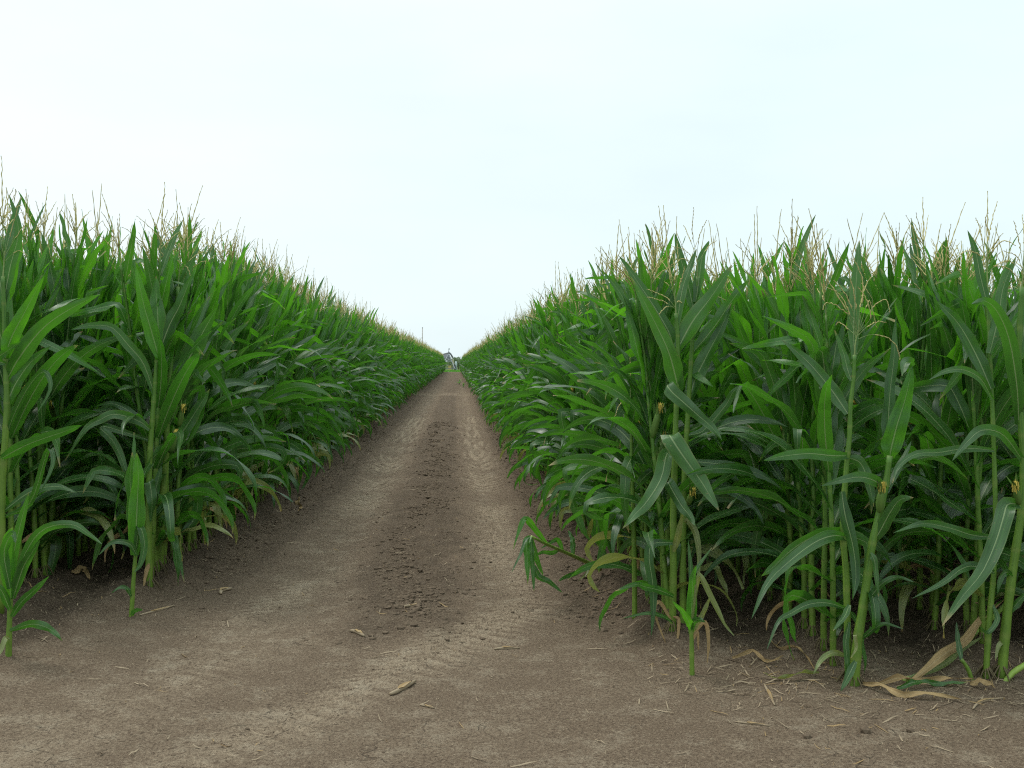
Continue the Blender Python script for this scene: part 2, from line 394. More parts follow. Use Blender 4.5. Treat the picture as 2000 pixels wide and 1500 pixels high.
def plant_spec(seed, H=None, dry=True):
    """lists the leaves of one full-grown plant"""
    rnd = random.Random(seed)
    H = H or rnd.uniform(1.86, 2.02)
    curve = stalk_curve(rnd, H)
    nl = rnd.randint(17, 19); p0 = rnd.uniform(0, 6.28); L = []
    for i in range(nl):
        t = i / (nl - 1)
        hz = 0.13 + (H - 0.27) * (t ** 0.94)
        az = p0 + math.pi * (i % 2) + rnd.uniform(-0.8, 0.8)
        if t < 0.12 and dry and rnd.random() < 0.15:
            L.append(dict(h=hz, az=az, e=R(rnd.uniform(0, 35)), len=rnd.uniform(0.25, 0.42), dr=R(rnd.uniform(80, 120)), w=0.035, k=0, kp=.5, tw=rnd.uniform(-2, 2), m=3)); continue
        e = R(42 + 37 * smooth(0.1, 0.62, t) + rnd.uniform(-16, 8) * (1 - 0.5 * t))
        ln = (1.09 - 0.09 * smooth(.3, .6, t)) * (0.46 + 0.34 * math.sin(math.pi * min(1, t * 1.05 + 0.08)) ** 0.8) * rnd.uniform(0.88, 1.12)
        if t > 0.86: ln = rnd.uniform(0.36, 0.52)
        elif t > 0.6: ln *= 1.08; 
        dr = R(rnd.uniform(35, 150) * (1 - smooth(0.15, 0.68, t)) + rnd.uniform(3, 38) * (1 - 0.35 * t))
        kk = R(rnd.uniform(45, 115)) if rnd.random() < (0.42 if t < 0.6 else 0.12) else 0
        w = 0.84 * (0.075 + 0.035 * math.sin(math.pi * min(1, t * 0.95 + 0.12))) * rnd.uniform(0.9, 1.1)
        if t > 0.9: w *= 0.75
        L.append(dict(h=hz, az=az, e=e, len=ln, dr=dr, w=w, k=kk, kp=rnd.uniform(0.3, 0.8), tw=rnd.uniform(-2.4, 2.4), m=(1 if t > 0.55 and rnd.random() < .5 else 0) if t > 0.12 or rnd.random() < .85 else 2))
    return rnd, H, curve, L
def at_h(dense, h):
    for a, b in zip(dense, dense[1:]):
        if b.z >= h: 
            f = (h - a.z) / max(1e-6, b.z - a.z); return a.lerp(b, f)
    return dense[-1].copy()
LEAF_MATS = [M_LEAF, M_YOUNG, M_PALE, M_DRY]
def plant_meshes(seed, with_ear=True):
    """[(part name, mesh, [(sub-part name, mesh)])] of one detailed plant"""
    rnd, H, curve, L = plant_spec(seed)
    out = []; mb = MB(); dense = build_stalk(mb, curve, 12, 0.0185, 0.007)
    out.append(('stalk', mb.mesh('stalk', M_STALK), []))
    mb = MB()
    for i in range(8):
        a = i * 0.785 + rnd.uniform(-.3, .3); q = Vector((math.cos(a), math.sin(a), 0))
        mb.tube([q * 0.014 + Vector((0, 0, 0.06)), q * 0.035 + Vector((0, 0, 0.025)), q * 0.06 + Vector((0, 0, -0.035))], [0.004, 0.0035, 0.002], 5, cap=False)
    out.append(('root', mb.mesh('root', M_ROOT), []))
    for d in L:
        mb = MB(); b = at_h(dense, d['h'])
        pts, sides = grow_leaf(rnd, b, d['az'], d['e'], d['len'], d['dr'], d['k'], d['kp'], d['tw'], 17, rnd.uniform(-.8, .8))
        leaf(mb, pts, sides, d['w'], rnd, 4, wave=rnd.uniform(0.08, 0.24))
        out.append(('leaf' if d['m'] != 3 else 'dry_leaf', mb.mesh('leaf', LEAF_MATS[d['m']]), []))
    mb = MB(); tassel(mb, dense[-1], dense[-1] - dense[-4], rnd)
    out.append(('tassel', mb.mesh('tassel', [M_TASSEL, M_TSTEM]), []))
    if with_ear:
        h = rnd.uniform(0.85, 1.1); a = rnd.uniform(0, 6.28); b = at_h(dense, h)
        mb = MB(); ear(mb, b, Vector((math.cos(a) * .4, math.sin(a) * .4, 1)), rnd)
        out.append(('ear', mb.mesh('ear', [M_HUSK, M_SILK]), []))
    return out
def plant_single(name, seed, lod):
    """one merged mesh of a plant, for the mass of the field behind the plants that stand out"""
    rnd, H, curve, L = plant_spec(seed)
    mb = MB(); n = 11 if lod == 0 else 7; cr_ = 4 if lod == 0 else 2
    dense = build_stalk(mb, curve, 9, 0.0185, 0.007, 6 if lod == 0 else 4, 2, mat=4)
    for d in L:
        b = at_h(dense, d['h'])
        pts, sides = grow_leaf(rnd, b, d['az'], d['e'], d['len'], d['dr'], d['k'], d['kp'], d['tw'], n, rnd.uniform(-.4, .4))
        leaf(mb, pts, sides, d['w'], rnd, cr_, wave=rnd.uniform(0.08, 0.2), mat=d['m'])
    t = MB(); tassel(t, dense[-1], dense[-1] - dense[-3], rnd, seg=9 if lod == 0 else 6, thick=1.0 if lod == 0 else 1.6)
    b = len(mb.v); mb.v += t.v; mb.f += [tuple(i + b for i in f) for f in t.f]; mb.uv += t.uv; mb.m += [5 if m == 0 else 6 for m in t.m]
    if seed % 2:
        h = rnd.uniform(0.85, 1.1); a = rnd.uniform(0, 6.28); e = MB(); ear(e, at_h(dense, h), Vector((math.cos(a) * .4, math.sin(a) * .4, 1)), rnd, silk=lod == 0)
        b = len(mb.v); mb.v += e.v; mb.f += [tuple(i + b for i in f) for f in e.f]; mb.uv += e.uv; mb.m += [7 if m == 0 else 8 for m in e.m]
    return mb.mesh(name, LEAF_MATS + [M_STALK, M_TASSEL, M_TSTEM, M_HUSK, M_SILK])
# ------------------------------------------------------------------ ground: one sheet out to the horizon
END_Y = 152.0
def soil_material():
    m, t, L = newmat('farm_soil')
    tcn = N(t, 'ShaderNodeTexCoord'); co = tcn.outputs['Object']
    at = N(t, 'ShaderNodeAttribute', attribute_name='soil'); sp = N(t, 'ShaderNodeSeparateColor'); L(at.outputs['Color'], sp.inputs[0])
    loose, track, grass = sp.outputs[0], sp.outputs[1], sp.outputs[2]
    n1 = nz(t, co, 0.9, 5, 0.6); n2 = nz(t, co, 5.0, 5, 0.65); n3 = nz(t, co, 38.0, 5, 0.7); n4 = nz(t, co, 190.0, 3, 0.7)
    # compacted dry soil, in two tones
    lf = math_(t, 'ADD', math_(t, 'MULTIPLY', track, 0.72), math_(t, 'MULTIPLY', math_(t, 'SUBTRACT', n1, 0.5), 1.1))
    lug = at.outputs['Alpha']
    lf = math_(t, 'ADD', lf, math_(t, 'MULTIPLY', math_(t, 'SUBTRACT', lug, 0.25), 0.95))
    n5 = nz(t, co, 85.0, 4, 0.75)
    lf = math_(t, 'ADD', lf, math_(t, 'MULTIPLY', math_(t, 'SUBTRACT', n3, 0.5), 2.0))
    lf = math_(t, 'ADD', lf, math_(t, 'MULTIPLY', math_(t, 'SUBTRACT', n2, 0.5), 1.2), True)
    dryc = mixc(t, lf, (0.205, 0.146, 0.096), (0.395, 0.303, 0.205))
    # pale dusty crust patches
    cr_ = rng(t, math_(t, 'ADD', n2, math_(t, 'MULTIPLY', n3, 0.35)), 0.70, 0.84)
    dryc = mixc(t, math_(t, 'MULTIPLY', cr_, math_(t, 'MULTIPLY', track, 0.6)), dryc, (0.43, 0.355, 0.255))
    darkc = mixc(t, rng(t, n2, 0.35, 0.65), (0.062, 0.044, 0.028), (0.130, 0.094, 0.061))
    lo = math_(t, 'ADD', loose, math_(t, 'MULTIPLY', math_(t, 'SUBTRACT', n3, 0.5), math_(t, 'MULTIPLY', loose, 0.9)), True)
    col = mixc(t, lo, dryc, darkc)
    # grains: dark pits and pale flecks
    g = rng(t, n4, 0.36, 0.64)
    col = mixc(t, math_(t, 'MULTIPLY', math_(t, 'SUBTRACT', 1.0, g), 0.35), col, (0.05, 0.034, 0.024))
    col = mixc(t, rng(t, n5, 0.52, 0.64, 0, 0.75), col, (0.06, 0.041, 0.029))
    col = mixc(t, rng(t, n5, 0.46, 0.34, 0, 0.45), col, (0.42, 0.335, 0.235))
    vo = N(t, 'ShaderNodeTexVoronoi'); vo.inputs['Scale'].default_value = 55.0; L(co, vo.inputs['Vector'])
    fl = math_(t, 'MULTIPLY', rng(t, vo.outputs['Distance'], 0.10, 0.2, 1.0, 0.0), rng(t, n2, 0.5, 0.6))
    col = mixc(t, math_(t, 'MULTIPLY', fl, 0.55), col, (0.36, 0.28, 0.19))
    # drying cracks, in a few pale patches
    v2 = N(t, 'ShaderNodeTexVoronoi', feature='DISTANCE_TO_EDGE'); v2.inputs['Scale'].default_value = 4.2
    wv = N(t, 'ShaderNodeVectorMath', operation='ADD'); L(co, wv.inputs[0])
    wn_ = N(t, 'ShaderNodeTexNoise'); wn_.inputs['Scale'].default_value = 6.0; L(co, wn_.inputs['Vector'])
    ws = N(t, 'ShaderNodeVectorMath', operation='SCALE'); ws.inputs['Scale'].default_value = 0.25; L(wn_.outputs['Color'], ws.inputs[0]); L(ws.outputs[0], wv.inputs[1])
    L(wv.outputs[0], v2.inputs['Vector'])
    ck = math_(t, 'MULTIPLY', rng(t, v2.outputs['Distance'], 0.004, 0.02, 1.0, 0.0), math_(t, 'MULTIPLY', rng(t, n1, 0.50, 0.60), math_(t, 'SUBTRACT', 1.0, loose)))
    ck = math_(t, 'MULTIPLY', ck, rng(t, n3, 0.45, 0.55))
    col = mixc(t, math_(t, 'MULTIPLY', ck, 0.45), col, (0.045, 0.03, 0.022))
    col = mixc(t, grass, col, mixc(t, rng(t, n2, 0.35, 0.65), (0.05, 0.09, 0.025), (0.13, 0.15, 0.05)))
    pr = N(t, 'ShaderNodeBsdfPrincipled'); L(col, pr.inputs['Base Color']); pr.inputs['Roughness'].default_value = 0.95
    pr.inputs['Specular IOR Level'].default_value = 0.12
    h = math_(t, 'ADD', math_(t, 'MULTIPLY', n3, 1.0), math_(t, 'MULTIPLY', n4, 0.6))
    h = math_(t, 'SUBTRACT', h, math_(t, 'MULTIPLY', ck, 0.8))
    bp = N(t, 'ShaderNodeBump'); bp.inputs['Strength'].default_value = 0.9; bp.inputs['Distance'].default_value = 0.03
    L(h, bp.inputs['Height']); L(bp.outputs[0], pr.inputs['Normal'])
    o = N(t, 'ShaderNodeOutputMaterial'); L(pr.outputs[0], o.inputs['Surface'])
    return m
def build_ground():
    ys = [-3000, -900, -300, -120] + [-50 + 2.2 * i for i in range(23)] + [0.6, 1.2, 1.8, 2.3, 2.7]
    y = 3.0
    while y < 18: ys.append(y); y *= 1.0048
    while y < 8000: ys.append(y); y *= 1.03
    xs = [i * 0.022 for i in range(-140, 141)]
    x = 3.15; g = 0.1; pos = []
    while x < 8000: pos.append(x); x += g; g *= 1.16
    xs = [-p for p in reversed(pos)] + xs + pos
    vs = []; cols = []
    for y in ys:
        for x in xs:
            vs.append((x, y, terrain(x, y))); lug = LUG[0]
            if abs(x) < 60 and -60 < y < 400:
                far = smooth(5.0, 7.5, y)
                wob = 0.05 * noise.noise(Vector((0, y * 0.35, 1))) + 0.10 * noise.noise(Vector((x * 2.5, y * 1.2, 6)))
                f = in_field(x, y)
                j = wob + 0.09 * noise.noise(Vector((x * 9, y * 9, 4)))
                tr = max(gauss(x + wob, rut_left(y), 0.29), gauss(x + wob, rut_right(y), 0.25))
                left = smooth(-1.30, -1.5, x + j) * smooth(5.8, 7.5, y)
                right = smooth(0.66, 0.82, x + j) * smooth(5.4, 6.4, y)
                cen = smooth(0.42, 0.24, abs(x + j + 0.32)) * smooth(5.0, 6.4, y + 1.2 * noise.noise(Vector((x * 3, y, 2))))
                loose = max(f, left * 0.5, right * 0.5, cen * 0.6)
                loose = max(loose, smooth(40, 70, y) * 0.55)
                track = max((1 - far) * (0.52 + 0.3 * tr) + far * tr * 0.66, 0.8 * gauss(y, 48, 2.2)); loose *= 1 - 0.7 * gauss(y, 48, 2.2)
                gr = smooth(END_Y - 1.5, END_Y + 1, y + noise.noise(Vector((x, y * .3, 0))))
            else:
                loose, track, gr = 0.6, 0.1, 1.0 if y > 100 or abs(x) > 60 else 0.0
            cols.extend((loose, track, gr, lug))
    n = len(xs); fs = [(i * n + j, i * n + j + 1, (i + 1) * n + j + 1, (i + 1) * n + j) for i in range(len(ys) - 1) for j in range(n - 1)]
    me = bpy.data.meshes.new('ground'); me.from_pydata(vs, [], fs)
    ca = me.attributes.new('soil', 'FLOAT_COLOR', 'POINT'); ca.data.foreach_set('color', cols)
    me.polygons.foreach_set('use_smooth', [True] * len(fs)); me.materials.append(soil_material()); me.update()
    tag(link('ground', me), kind='structure')
build_ground()
# ------------------------------------------------------------------ the plants that stand out at the field's near corners
# every leaf is laid along the line it has in the photograph, at its own distance, with its real width and folds
hr = random.Random(77)
def trace(pts, y0, y1, n=18):
    k = len(pts) - 1
    w = [P(p[0], p[1], y0 + (y1 - y0) * (i / k)) for i, p in enumerate(pts)]
    return catmull(w, n)
def hero_leaf(root, pts, wpx, y0, dy=None, roll=None, m=0, name=None, label=None, wave=None):
    dy = hr.uniform(-0.22, 0.12) if dy is None else dy
    roll = hr.uniform(-0.5, 0.5) if roll is None else roll
    w = trace(pts, y0, y0 + dy)
    sides = []
    for i, p in enumerate(w):
        t = (w[min(i + 1, len(w) - 1)] - w[max(i - 1, 0)]).normalized()
        s = t.cross((p - cam.location).normalized())
        s = s.normalized() if s.length > 0.05 else t.orthogonal()
        if s.z > 0 or (abs(s.z) < 0.2 and s.x < 0): s = -s
        sides.append(Matrix.Rotation(roll, 3, t) @ s)
    for i in range(1, len(sides)):
        if sides[i].dot(sides[i - 1]) < 0: sides[i] = -sides[i]
    W = wpx * (y0 + dy / 2) / FPX / max(0.7, math.cos(roll)) * 0.9
    mb = MB(); org = root.location
    leaf(mb, [p - org for p in w], [Vector(s) for s in sides], W, hr, 4, fold=0.25, wave=hr.uniform(0.08, 0.20) if wave is None else wave)
    o = mb.build(name or ('dry_leaf' if m == 3 else 'leaf'), LEAF_MATS[m], root)
    if label: o['label'] = label
    return o
def hero_stalk(root, pts, wpx, y0, y1=None, nodes=9, base_z=True, taper=0.45, m=None):
    y1 = y0 if y1 is None else y1; k = len(pts) - 1
    w = [P(p[0], p[1], y0 + (y1 - y0) * i / k) for i, p in enumerate(pts)]
    if base_z: w[0] = w[0] - Vector((0, 0, 0.05))
    r0 = wpx * y0 / FPX / 2
    mb = MB(); d = build_stalk(mb, [p - root.location for p in w], nodes, r0, r0 * taper, 10, 4)
    mb.build('stalk', m or M_STALK, root); return d
def hero_roots(root, r=0.05):
    mb = MB()
    for i in range(11):
        a = i * 0.57 + hr.uniform(-.3, .3); q = Vector((math.cos(a), math.sin(a), 0)); k = hr.uniform(.7, 1.3)
        mb.tube([q * 0.014 + Vector((0, 0, 0.05 * k)), q * r * .7 * k + Vector((0, 0, 0.022)), q * r * 1.3 * k + Vector((0, 0, -0.03))], [0.0045, 0.0038, 0.002], 5, cap=False)
    mb.build('root', M_ROOT, root)
def hero_root(px, py, name, label, cat='corn plant', dz=0.0):
    g = G(px, py); g.z = terrain(g.x, g.y)
    grp = {'young_corn_plant': 'young corn plants at the field corners', 'corn_plant': f"corn plants of the {'right' if g.x > 0 else 'left'} field"}.get(name, 'broken and fallen corn stalks')
    return empty(name, g, label, cat, grp), g.y
def hero_tassel(root, stem, strands, y0, thick=1.0, droop=True):
    mb = MB(); org = root.location
    s = [P(p[0], p[1], y0) - org for p in stem]
    mb.tube(catmull(s, 8), [0.0045 - 0.0003 * i for i in range(8)], 5, mat=1, cap=False)
    for st in strands:
        dy = hr.uniform(-0.12, 0.12); w = trace(st, y0, y0 + dy, 26)
        rr = []; pts = []
        for i, p in enumerate(w):
            q = i / 25
            o = Vector((hr.uniform(-1, 1), hr.uniform(-1, 1), hr.uniform(-1, 1))) * (0.0026 if q > 0.3 else 0)
            pts.append(p - org + o); rr.append(thick * 0.0029 * (0.45 if q < 0.3 else (1.5 if i % 2 else 0.7)) * (1 - 0.5 * q))
        mb.tube(pts[:9], rr[:9], 4, mat=1, cap=False); mb.tube(pts[8:], rr[8:], 4, mat=0, cap=False)
    mb.build('tassel', [M_TASSEL, M_TSTEM], root)
def hero_ear(root, a, b, y, r=0.026):
    A = P(a[0], a[1], y); B = P(b[0], b[1], y - 0.04); mb = MB()
    ear(mb, A - root.location, B - A, hr, (B - A).length, r)
    mb.build('ear', [M_HUSK, M_SILK], root)

# --- the pair of stalks in front on the right: one straight with an open tassel, one thick and leaning right
r, Y = hero_root(1657, 1332, 'corn_plant', 'straight thin corn stalk with a wide drooping tassel, beside the thick leaning stalk')
hero_stalk(r, [(1657, 1332), (1655.5, 1243), (1652.6, 1125), (1646, 1028), (1653, 915), (1659, 853), (1661, 795), (1667, 741), (1669, 693)], 15, Y, Y)
hero_roots(r)
hero_tassel(r, [(1669, 693), (1671, 668), (1677, 645)], [
    [(1671, 660), (1668, 625), (1650, 609), (1632, 595), (1612, 592), (1608, 605)], [(1673, 656), (1657, 643), (1640, 630), (1634, 634)],
    [(1675, 650), (1663, 600), (1645, 565), (1628, 548)], [(1676, 648), (1680, 600), (1690, 560), (1712, 525)],
    [(1676, 650), (1700, 620), (1690, 580), (1675, 560)], [(1676, 662), (1700, 654), (1730, 658), (1750, 676), (1758, 702)],
    [(1676, 655), (1695, 637), (1715, 628), (1730, 630)], [(1674, 650), (1672, 600), (1660, 540), (1640, 500)],
    [(1676, 650), (1692, 600), (1700, 590), (1712, 640)], [(1673, 660), (1650, 600), (1610, 540), (1590, 520)], [(1674, 655), (1660, 615), (1640, 575), (1610, 560)], [(1675, 650), (1685, 590), (1684, 545), (1668, 505)], [(1676, 650), (1705, 600), (1730, 585), (1738, 610)]], Y, 1.1)
hero_leaf(r, [(1663, 744), (1655, 720), (1647, 688), (1630, 645)], 20, Y, 0.05)
hero_leaf(r, [(1669, 700), (1667, 640), (1671, 570), (1676, 500), (1678, 470)], 26, Y, 0.15, 0.2)
hero_leaf(r, [(1656, 808), (1625, 763), (1580, 709), (1528, 664)], 34, Y, 0.15, 0.2)
hero_leaf(r, [(1655, 890), (1625, 890), (1580, 886), (1530, 891), (1492, 899)], 30, Y, -0.35, 0.1)
hero_leaf(r, [(1655, 893), (1681, 905), (1697, 945), (1707, 990)], 27, Y, -0.1)
hero_leaf(r, [(1652, 1050), (1628, 1046), (1590, 1060), (1540, 1098), (1499, 1140), (1468, 1208)], 30, Y, -0.35, 0.1)
hero_leaf(r, [(1652, 1035), (1628, 1041), (1585, 1050), (1545, 1075), (1510, 1108), (1486, 1126)], 32, Y + 0.03, -0.15, -0.3)
hero_leaf(r, [(1644, 960), (1651, 1008), (1666, 1067), (1672, 1125), (1665, 1172)], 28, Y - 0.04, -0.1)
hero_leaf(r, [(1655, 1190), (1619, 1178), (1581, 1180), (1545, 1198), (1520, 1215), (1498, 1268)], 17, Y, -0.25, 0.2)
hero_leaf(r, [(1659, 1182), (1648, 1206), (1627, 1232)], 15, Y - .05, -0.1)
hero_leaf(r, [(1655, 1282), (1628, 1275), (1604, 1289), (1589, 1316)], 14, Y - .02, -0.1, 0.2, 2)
hero_leaf(r, [(1658, 1215), (1652, 1255), (1655, 1300), (1648, 1335)], 14, Y - .05, -0.05)
r, Y = hero_root(1669, 1338, 'corn_plant', 'thick yellow-green corn stalk leaning right, with one huge bright upright blade and a silky ear')
hero_stalk(r, [(1667, 1338), (1672, 1285), (1677, 1237), (1686, 1184), (1695, 1119), (1704, 1061), (1721, 987), (1730, 948), (1738, 890)], 21, Y, Y, 8, taper=.55)
hero_roots(r, .06)
hero_ear(r, (1717, 1000), (1722, 952), Y - .05, .02)
hero_leaf(r, [(1737, 895), (1742, 870), (1753, 827), (1770, 772), (1782, 712)], 50, Y, -0.05, 0.1, 1, label='huge bright green upright blade')
hero_leaf(r, [(1782, 716), (1774, 708), (1768, 712), (1762, 735)], 26, Y - .04, -0.08, 0.5)
hero_leaf(r, [(1738, 895), (1735, 840), (1738, 770), (1746, 700), (1750, 620)], 30, Y + .1, 0.1, 0.3)
hero_leaf(r, [(1732, 962), (1748, 925), (1765, 893), (1780, 862)], 16, Y, 0.1)
hero_leaf(r, [(1704, 1062), (1720, 1035), (1739, 1000), (1758, 976), (1784, 972)], 32, Y, -0.1, 0.1)
hero_leaf(r, [(1688, 1182), (1705, 1160), (1725, 1138), (1752, 1127), (1784, 1136)], 16, Y, -0.1)
hero_leaf(r, [(1679, 1250), (1694, 1238), (1710, 1226), (1730, 1218), (1764, 1228)], 12, Y, -0.15)
hero_leaf(r, [(1728, 955), (1710, 940), (1682, 932), (1650, 936), (1604, 949)], 28, Y - .05, -0.15, 0.2)
hero_leaf(r, [(1700, 1080), (1708, 1095), (1712, 1130), (1716, 1165)], 14, Y - .03, -0.05)
hero_leaf(r, [(1671, 1292), (1658, 1318), (1642, 1350)], 18, Y - .04, -0.08)
hero_leaf(r, [(1674, 1262), (1670, 1240), (1672, 1265), (1662, 1285)], 9, Y - .04, -0.03, 0.1, 2)
hero_leaf(r, [(1734, 925), (1770, 905), (1820, 892), (1855, 905), (1890, 935)], 18, Y + .05, 0.2, 0.2)
# --- right-hand edge
r, Y = hero_root(1925, 1324, 'corn_plant', 'slender corn stalk at the right edge, just left of the stout leaning one')
hero_stalk(r, [(1925, 1324), (1930, 1240), (1936, 1170), (1941, 1118), (1944, 1000), (1941, 870), (1936, 740), (1931, 640), (1929, 560)], 13, Y, Y + .05)
hero_roots(r)
hero_leaf(r, [(1941, 1118), (1902, 1106), (1877, 1112), (1842, 1138), (1782, 1169)], 20, Y, -0.2)
hero_leaf(r, [(1943, 1050), (1899, 1045), (1850, 1030), (1800, 1023), (1745, 1041)], 22, Y, -0.25, 0.2)
hero_leaf(r, [(1941, 880), (1900, 876), (1863, 879), (1833, 884), (1788, 887), (1755, 911), (1743, 944)], 20, Y, -0.2, 0.2)
hero_leaf(r, [(1938, 780), (1915, 740), (1880, 722), (1845, 726), (1815, 742)], 18, Y, -0.1, 0.3)
hero_leaf(r, [(1936, 760), (1905, 690), (1870, 630), (1825, 585)], 34, Y, 0.1, 0.2)
hero_leaf(r, [(1933, 690), (1950, 620), (1960, 560), (1985, 500)], 30, Y, 0.1, 0.2)
hero_leaf(r, [(1930, 600), (1915, 540), (1905, 490), (1890, 450)], 20, Y, 0.1)
hero_leaf(r, [(1938, 1180), (1948, 1210), (1930, 1235), (1912, 1222)], 12, Y, -0.1)
hero_tassel(r, [(1929, 560), (1928, 530), (1928, 505)], [[(1928, 520), (1930, 470), (1938, 430), (1948, 394)], [(1928, 530), (1915, 500), (1890, 490), (1870, 500)], [(1928, 525), (1940, 490), (1960, 470), (1985, 480)], [(1928, 515), (1918, 470), (1912, 440), (1905, 425)], [(1928, 535), (1945, 520), (1970, 525), (1990, 545)], [(1928, 510), (1932, 460), (1925, 430), (1930, 415)]], Y, 1.1)
r, Y = hero_root(1955, 1322, 'corn_plant', 'stout corn stalk leaning out at the right edge, with a broad blade hanging down')
hero_stalk(r, [(1955, 1322), (1963, 1240), (1973, 1150), (1984, 1074), (1995, 1000), (1999, 930), (1996, 850), (1990, 760), (1992, 640), (1996, 560)], 20, Y, Y)
hero_roots(r, .06)
hero_leaf(r, [(1990, 985), (1968, 985), (1960, 1010), (1944, 1061), (1918, 1118), (1880, 1165), (1840, 1223)], 44, Y - .05, -0.3, 0.0, label='broad wavy hanging blade with a pale midrib')
hero_leaf(r, [(1990, 830), (1986, 753), (1972, 666), (1950, 612), (1925, 588), (1897, 594)], 36, Y, -0.2, 0.1)
hero_leaf(r, [(1977, 1135), (1968, 1118), (1955, 1128), (1948, 1160)], 16, Y, -0.05)
hero_leaf(r, [(1968, 1200), (1985, 1180), (2005, 1160), (2030, 1150)], 16, Y, -0.05)
hero_leaf(r, [(1996, 1000), (2010, 960), (2040, 930), (2080, 940)], 36, Y, -0.05)
hero_leaf(r, [(1992, 700), (2000, 640), (2012, 570), (2030, 520)], 36, Y, 0.05)
hero_leaf(r, [(1998, 900), (1960, 850), (1920, 840), (1890, 862), (1860, 900)], 28, Y, -0.2)
hero_leaf(r, [(1962, 1250), (1950, 1262), (1944, 1290)], 10, Y, -0.04, 0, 2)
hero_tassel(r, [(1996, 560), (1998, 530), (2000, 500)], [[(1998, 520), (1990, 470), (1980, 430)], [(1998, 530), (1970, 510), (1940, 520)], [(1998, 520), (2010, 480), (2020, 440)], [(1998, 530), (1985, 500), (1960, 490)], [(1999, 515), (2000, 460), (1996, 420)]], Y)
hero_ear(r, (1990, 985), (1984, 950), Y - .06, .018)
# --- tall pair at the track corner on the right
r, Y = hero_root(1313, 1258, 'corn_plant', 'tall corn plant at the right track corner, its straight upper blades spread in a V')
hero_stalk(r, [(1313, 1258), (1315, 1120), (1315, 1000), (1318, 900), (1320, 819), (1322.7, 760), (1324, 707), (1324, 661), (1320, 612)], 15, Y, Y)
hero_roots(r)
hero_tassel(r, [(1320, 612), (1319, 590), (1317, 570)], [[(1320, 600), (1300, 600), (1288, 614)], [(1319, 600), (1300, 580), (1262, 564)], [(1319, 603), (1295, 588), (1264, 580)], [(1318, 590), (1314, 550), (1302, 500), (1300, 450), (1296, 420)],
    [(1319, 590), (1330, 550), (1338, 520)], [(1318, 580), (1318, 530), (1312, 490)], [(1319, 595), (1325, 588), (1332, 592)], [(1318, 585), (1308, 540), (1306, 510)], [(1318, 580), (1324, 520), (1322, 470)]], Y, 1.1)
hero_leaf(r, [(1325, 762), (1318, 730), (1303, 680), (1270, 612), (1232, 540)], 42, Y, -0.1, 0.2)
hero_leaf(r, [(1322, 708), (1309, 655), (1278, 600), (1238, 540), (1210, 500)], 26, Y + .05, 0.1, 0.4)
hero_leaf(r, [(1324, 680), (1353, 627), (1388, 581), (1430, 517)], 44, Y, 0.1, 0.2)
hero_leaf(r, [(1321, 640), (1332, 568), (1345, 528), (1361, 486)], 21, Y, 0.1)
hero_leaf(r, [(1320, 775), (1303, 752), (1312, 765), (1340, 790), (1368, 815), (1392, 836), (1410, 860)], 34, Y - .05, -0.25, 0.1)
hero_leaf(r, [(1318, 862), (1308, 850), (1329, 883), (1364, 932), (1385, 965), (1404, 997)], 46, Y - .08, -0.25, 0.0)
hero_leaf(r, [(1316, 885), (1302, 888), (1291, 935), (1263, 980), (1240, 1005), (1216, 1032)], 36, Y - .03, -0.25, 0.1)
hero_leaf(r, [(1316, 950), (1305, 942), (1329, 984), (1345, 1005), (1359, 1028)], 28, Y - .05, -0.2)
hero_leaf(r, [(1315, 1165), (1291, 1154), (1263, 1147), (1239, 1142), (1200, 1155)], 17, Y - .05, -0.2, 0.3)
hero_leaf(r, [(1314, 1060), (1275, 1062), (1268, 1090), (1275, 1140), (1276, 1190), (1272, 1242)], 24, Y - .03, -0.1, 0.2)
hero_leaf(r, [(1313, 1215), (1290, 1178), (1279, 1184), (1284, 1215), (1300, 1255)], 9, Y - .05, -0.05, 0.3, 3)
hero_leaf(r, [(1315, 1205), (1325, 1210), (1324, 1240), (1319, 1258)], 8, Y - .04, -0.04, 0.3, 3)
hero_leaf(r, [(1314, 1215), (1290, 1202), (1262, 1198), (1214, 1208)], 9, Y - .05, -0.1, .3)
hero_leaf(r, [(1316, 1078), (1324, 1046), (1334, 1000)], 16, Y - .04, -0.05, 0.1, 2, label='pale yellow-green side shoot')
r, Y = hero_root(1334, 1246, 'corn_plant', 'corn plant close behind the V-bladed corner plant, sending wide blades out to its right')
hero_stalk(r, [(1334, 1246), (1334, 1100), (1336, 950), (1341, 850), (1346, 768), (1351, 680), (1357, 600), (1362, 540)], 14, Y, Y + .03)
hero_leaf(r, [(1346, 785), (1356, 745), (1377, 701), (1407, 643), (1429, 592)], 36, Y, 0.1, 0.2)
hero_leaf(r, [(1352, 690), (1396, 637), (1428, 589), (1463, 545)], 32, Y + .05, 0.1, 0.3)
hero_leaf(r, [(1343, 850), (1375, 840), (1418, 790), (1432, 765), (1450, 750)], 20, Y, -0.1)
hero_leaf(r, [(1338, 900), (1395, 905), (1440, 915), (1395, 949), (1362, 990)], 20, Y, -0.25)
hero_leaf(r, [(1336, 1020), (1345, 1018), (1360, 1045), (1365, 1090), (1361, 1160)], 15, Y - .05, -0.1, 0.2, 2, label='yellowing hanging blade')
hero_leaf(r, [(1357, 620), (1345, 560), (1328, 500), (1318, 455)], 24, Y, 0.1)
hero_leaf(r, [(1359, 590), (1366, 540), (1372, 500), (1385, 470)], 22, Y, 0.1)
hero_tassel(r, [(1362, 540), (1362, 515), (1361, 500)], [[(1362, 520), (1340, 490), (1312, 480)], [(1361, 505), (1352, 450), (1355, 405)], [(1361, 515), (1385, 480), (1400, 470)], [(1361, 505), (1366, 460), (1380, 430)], [(1361, 520), (1335, 505), (1318, 515)], [(1361, 505), (1345, 460), (1335, 440)]], Y)
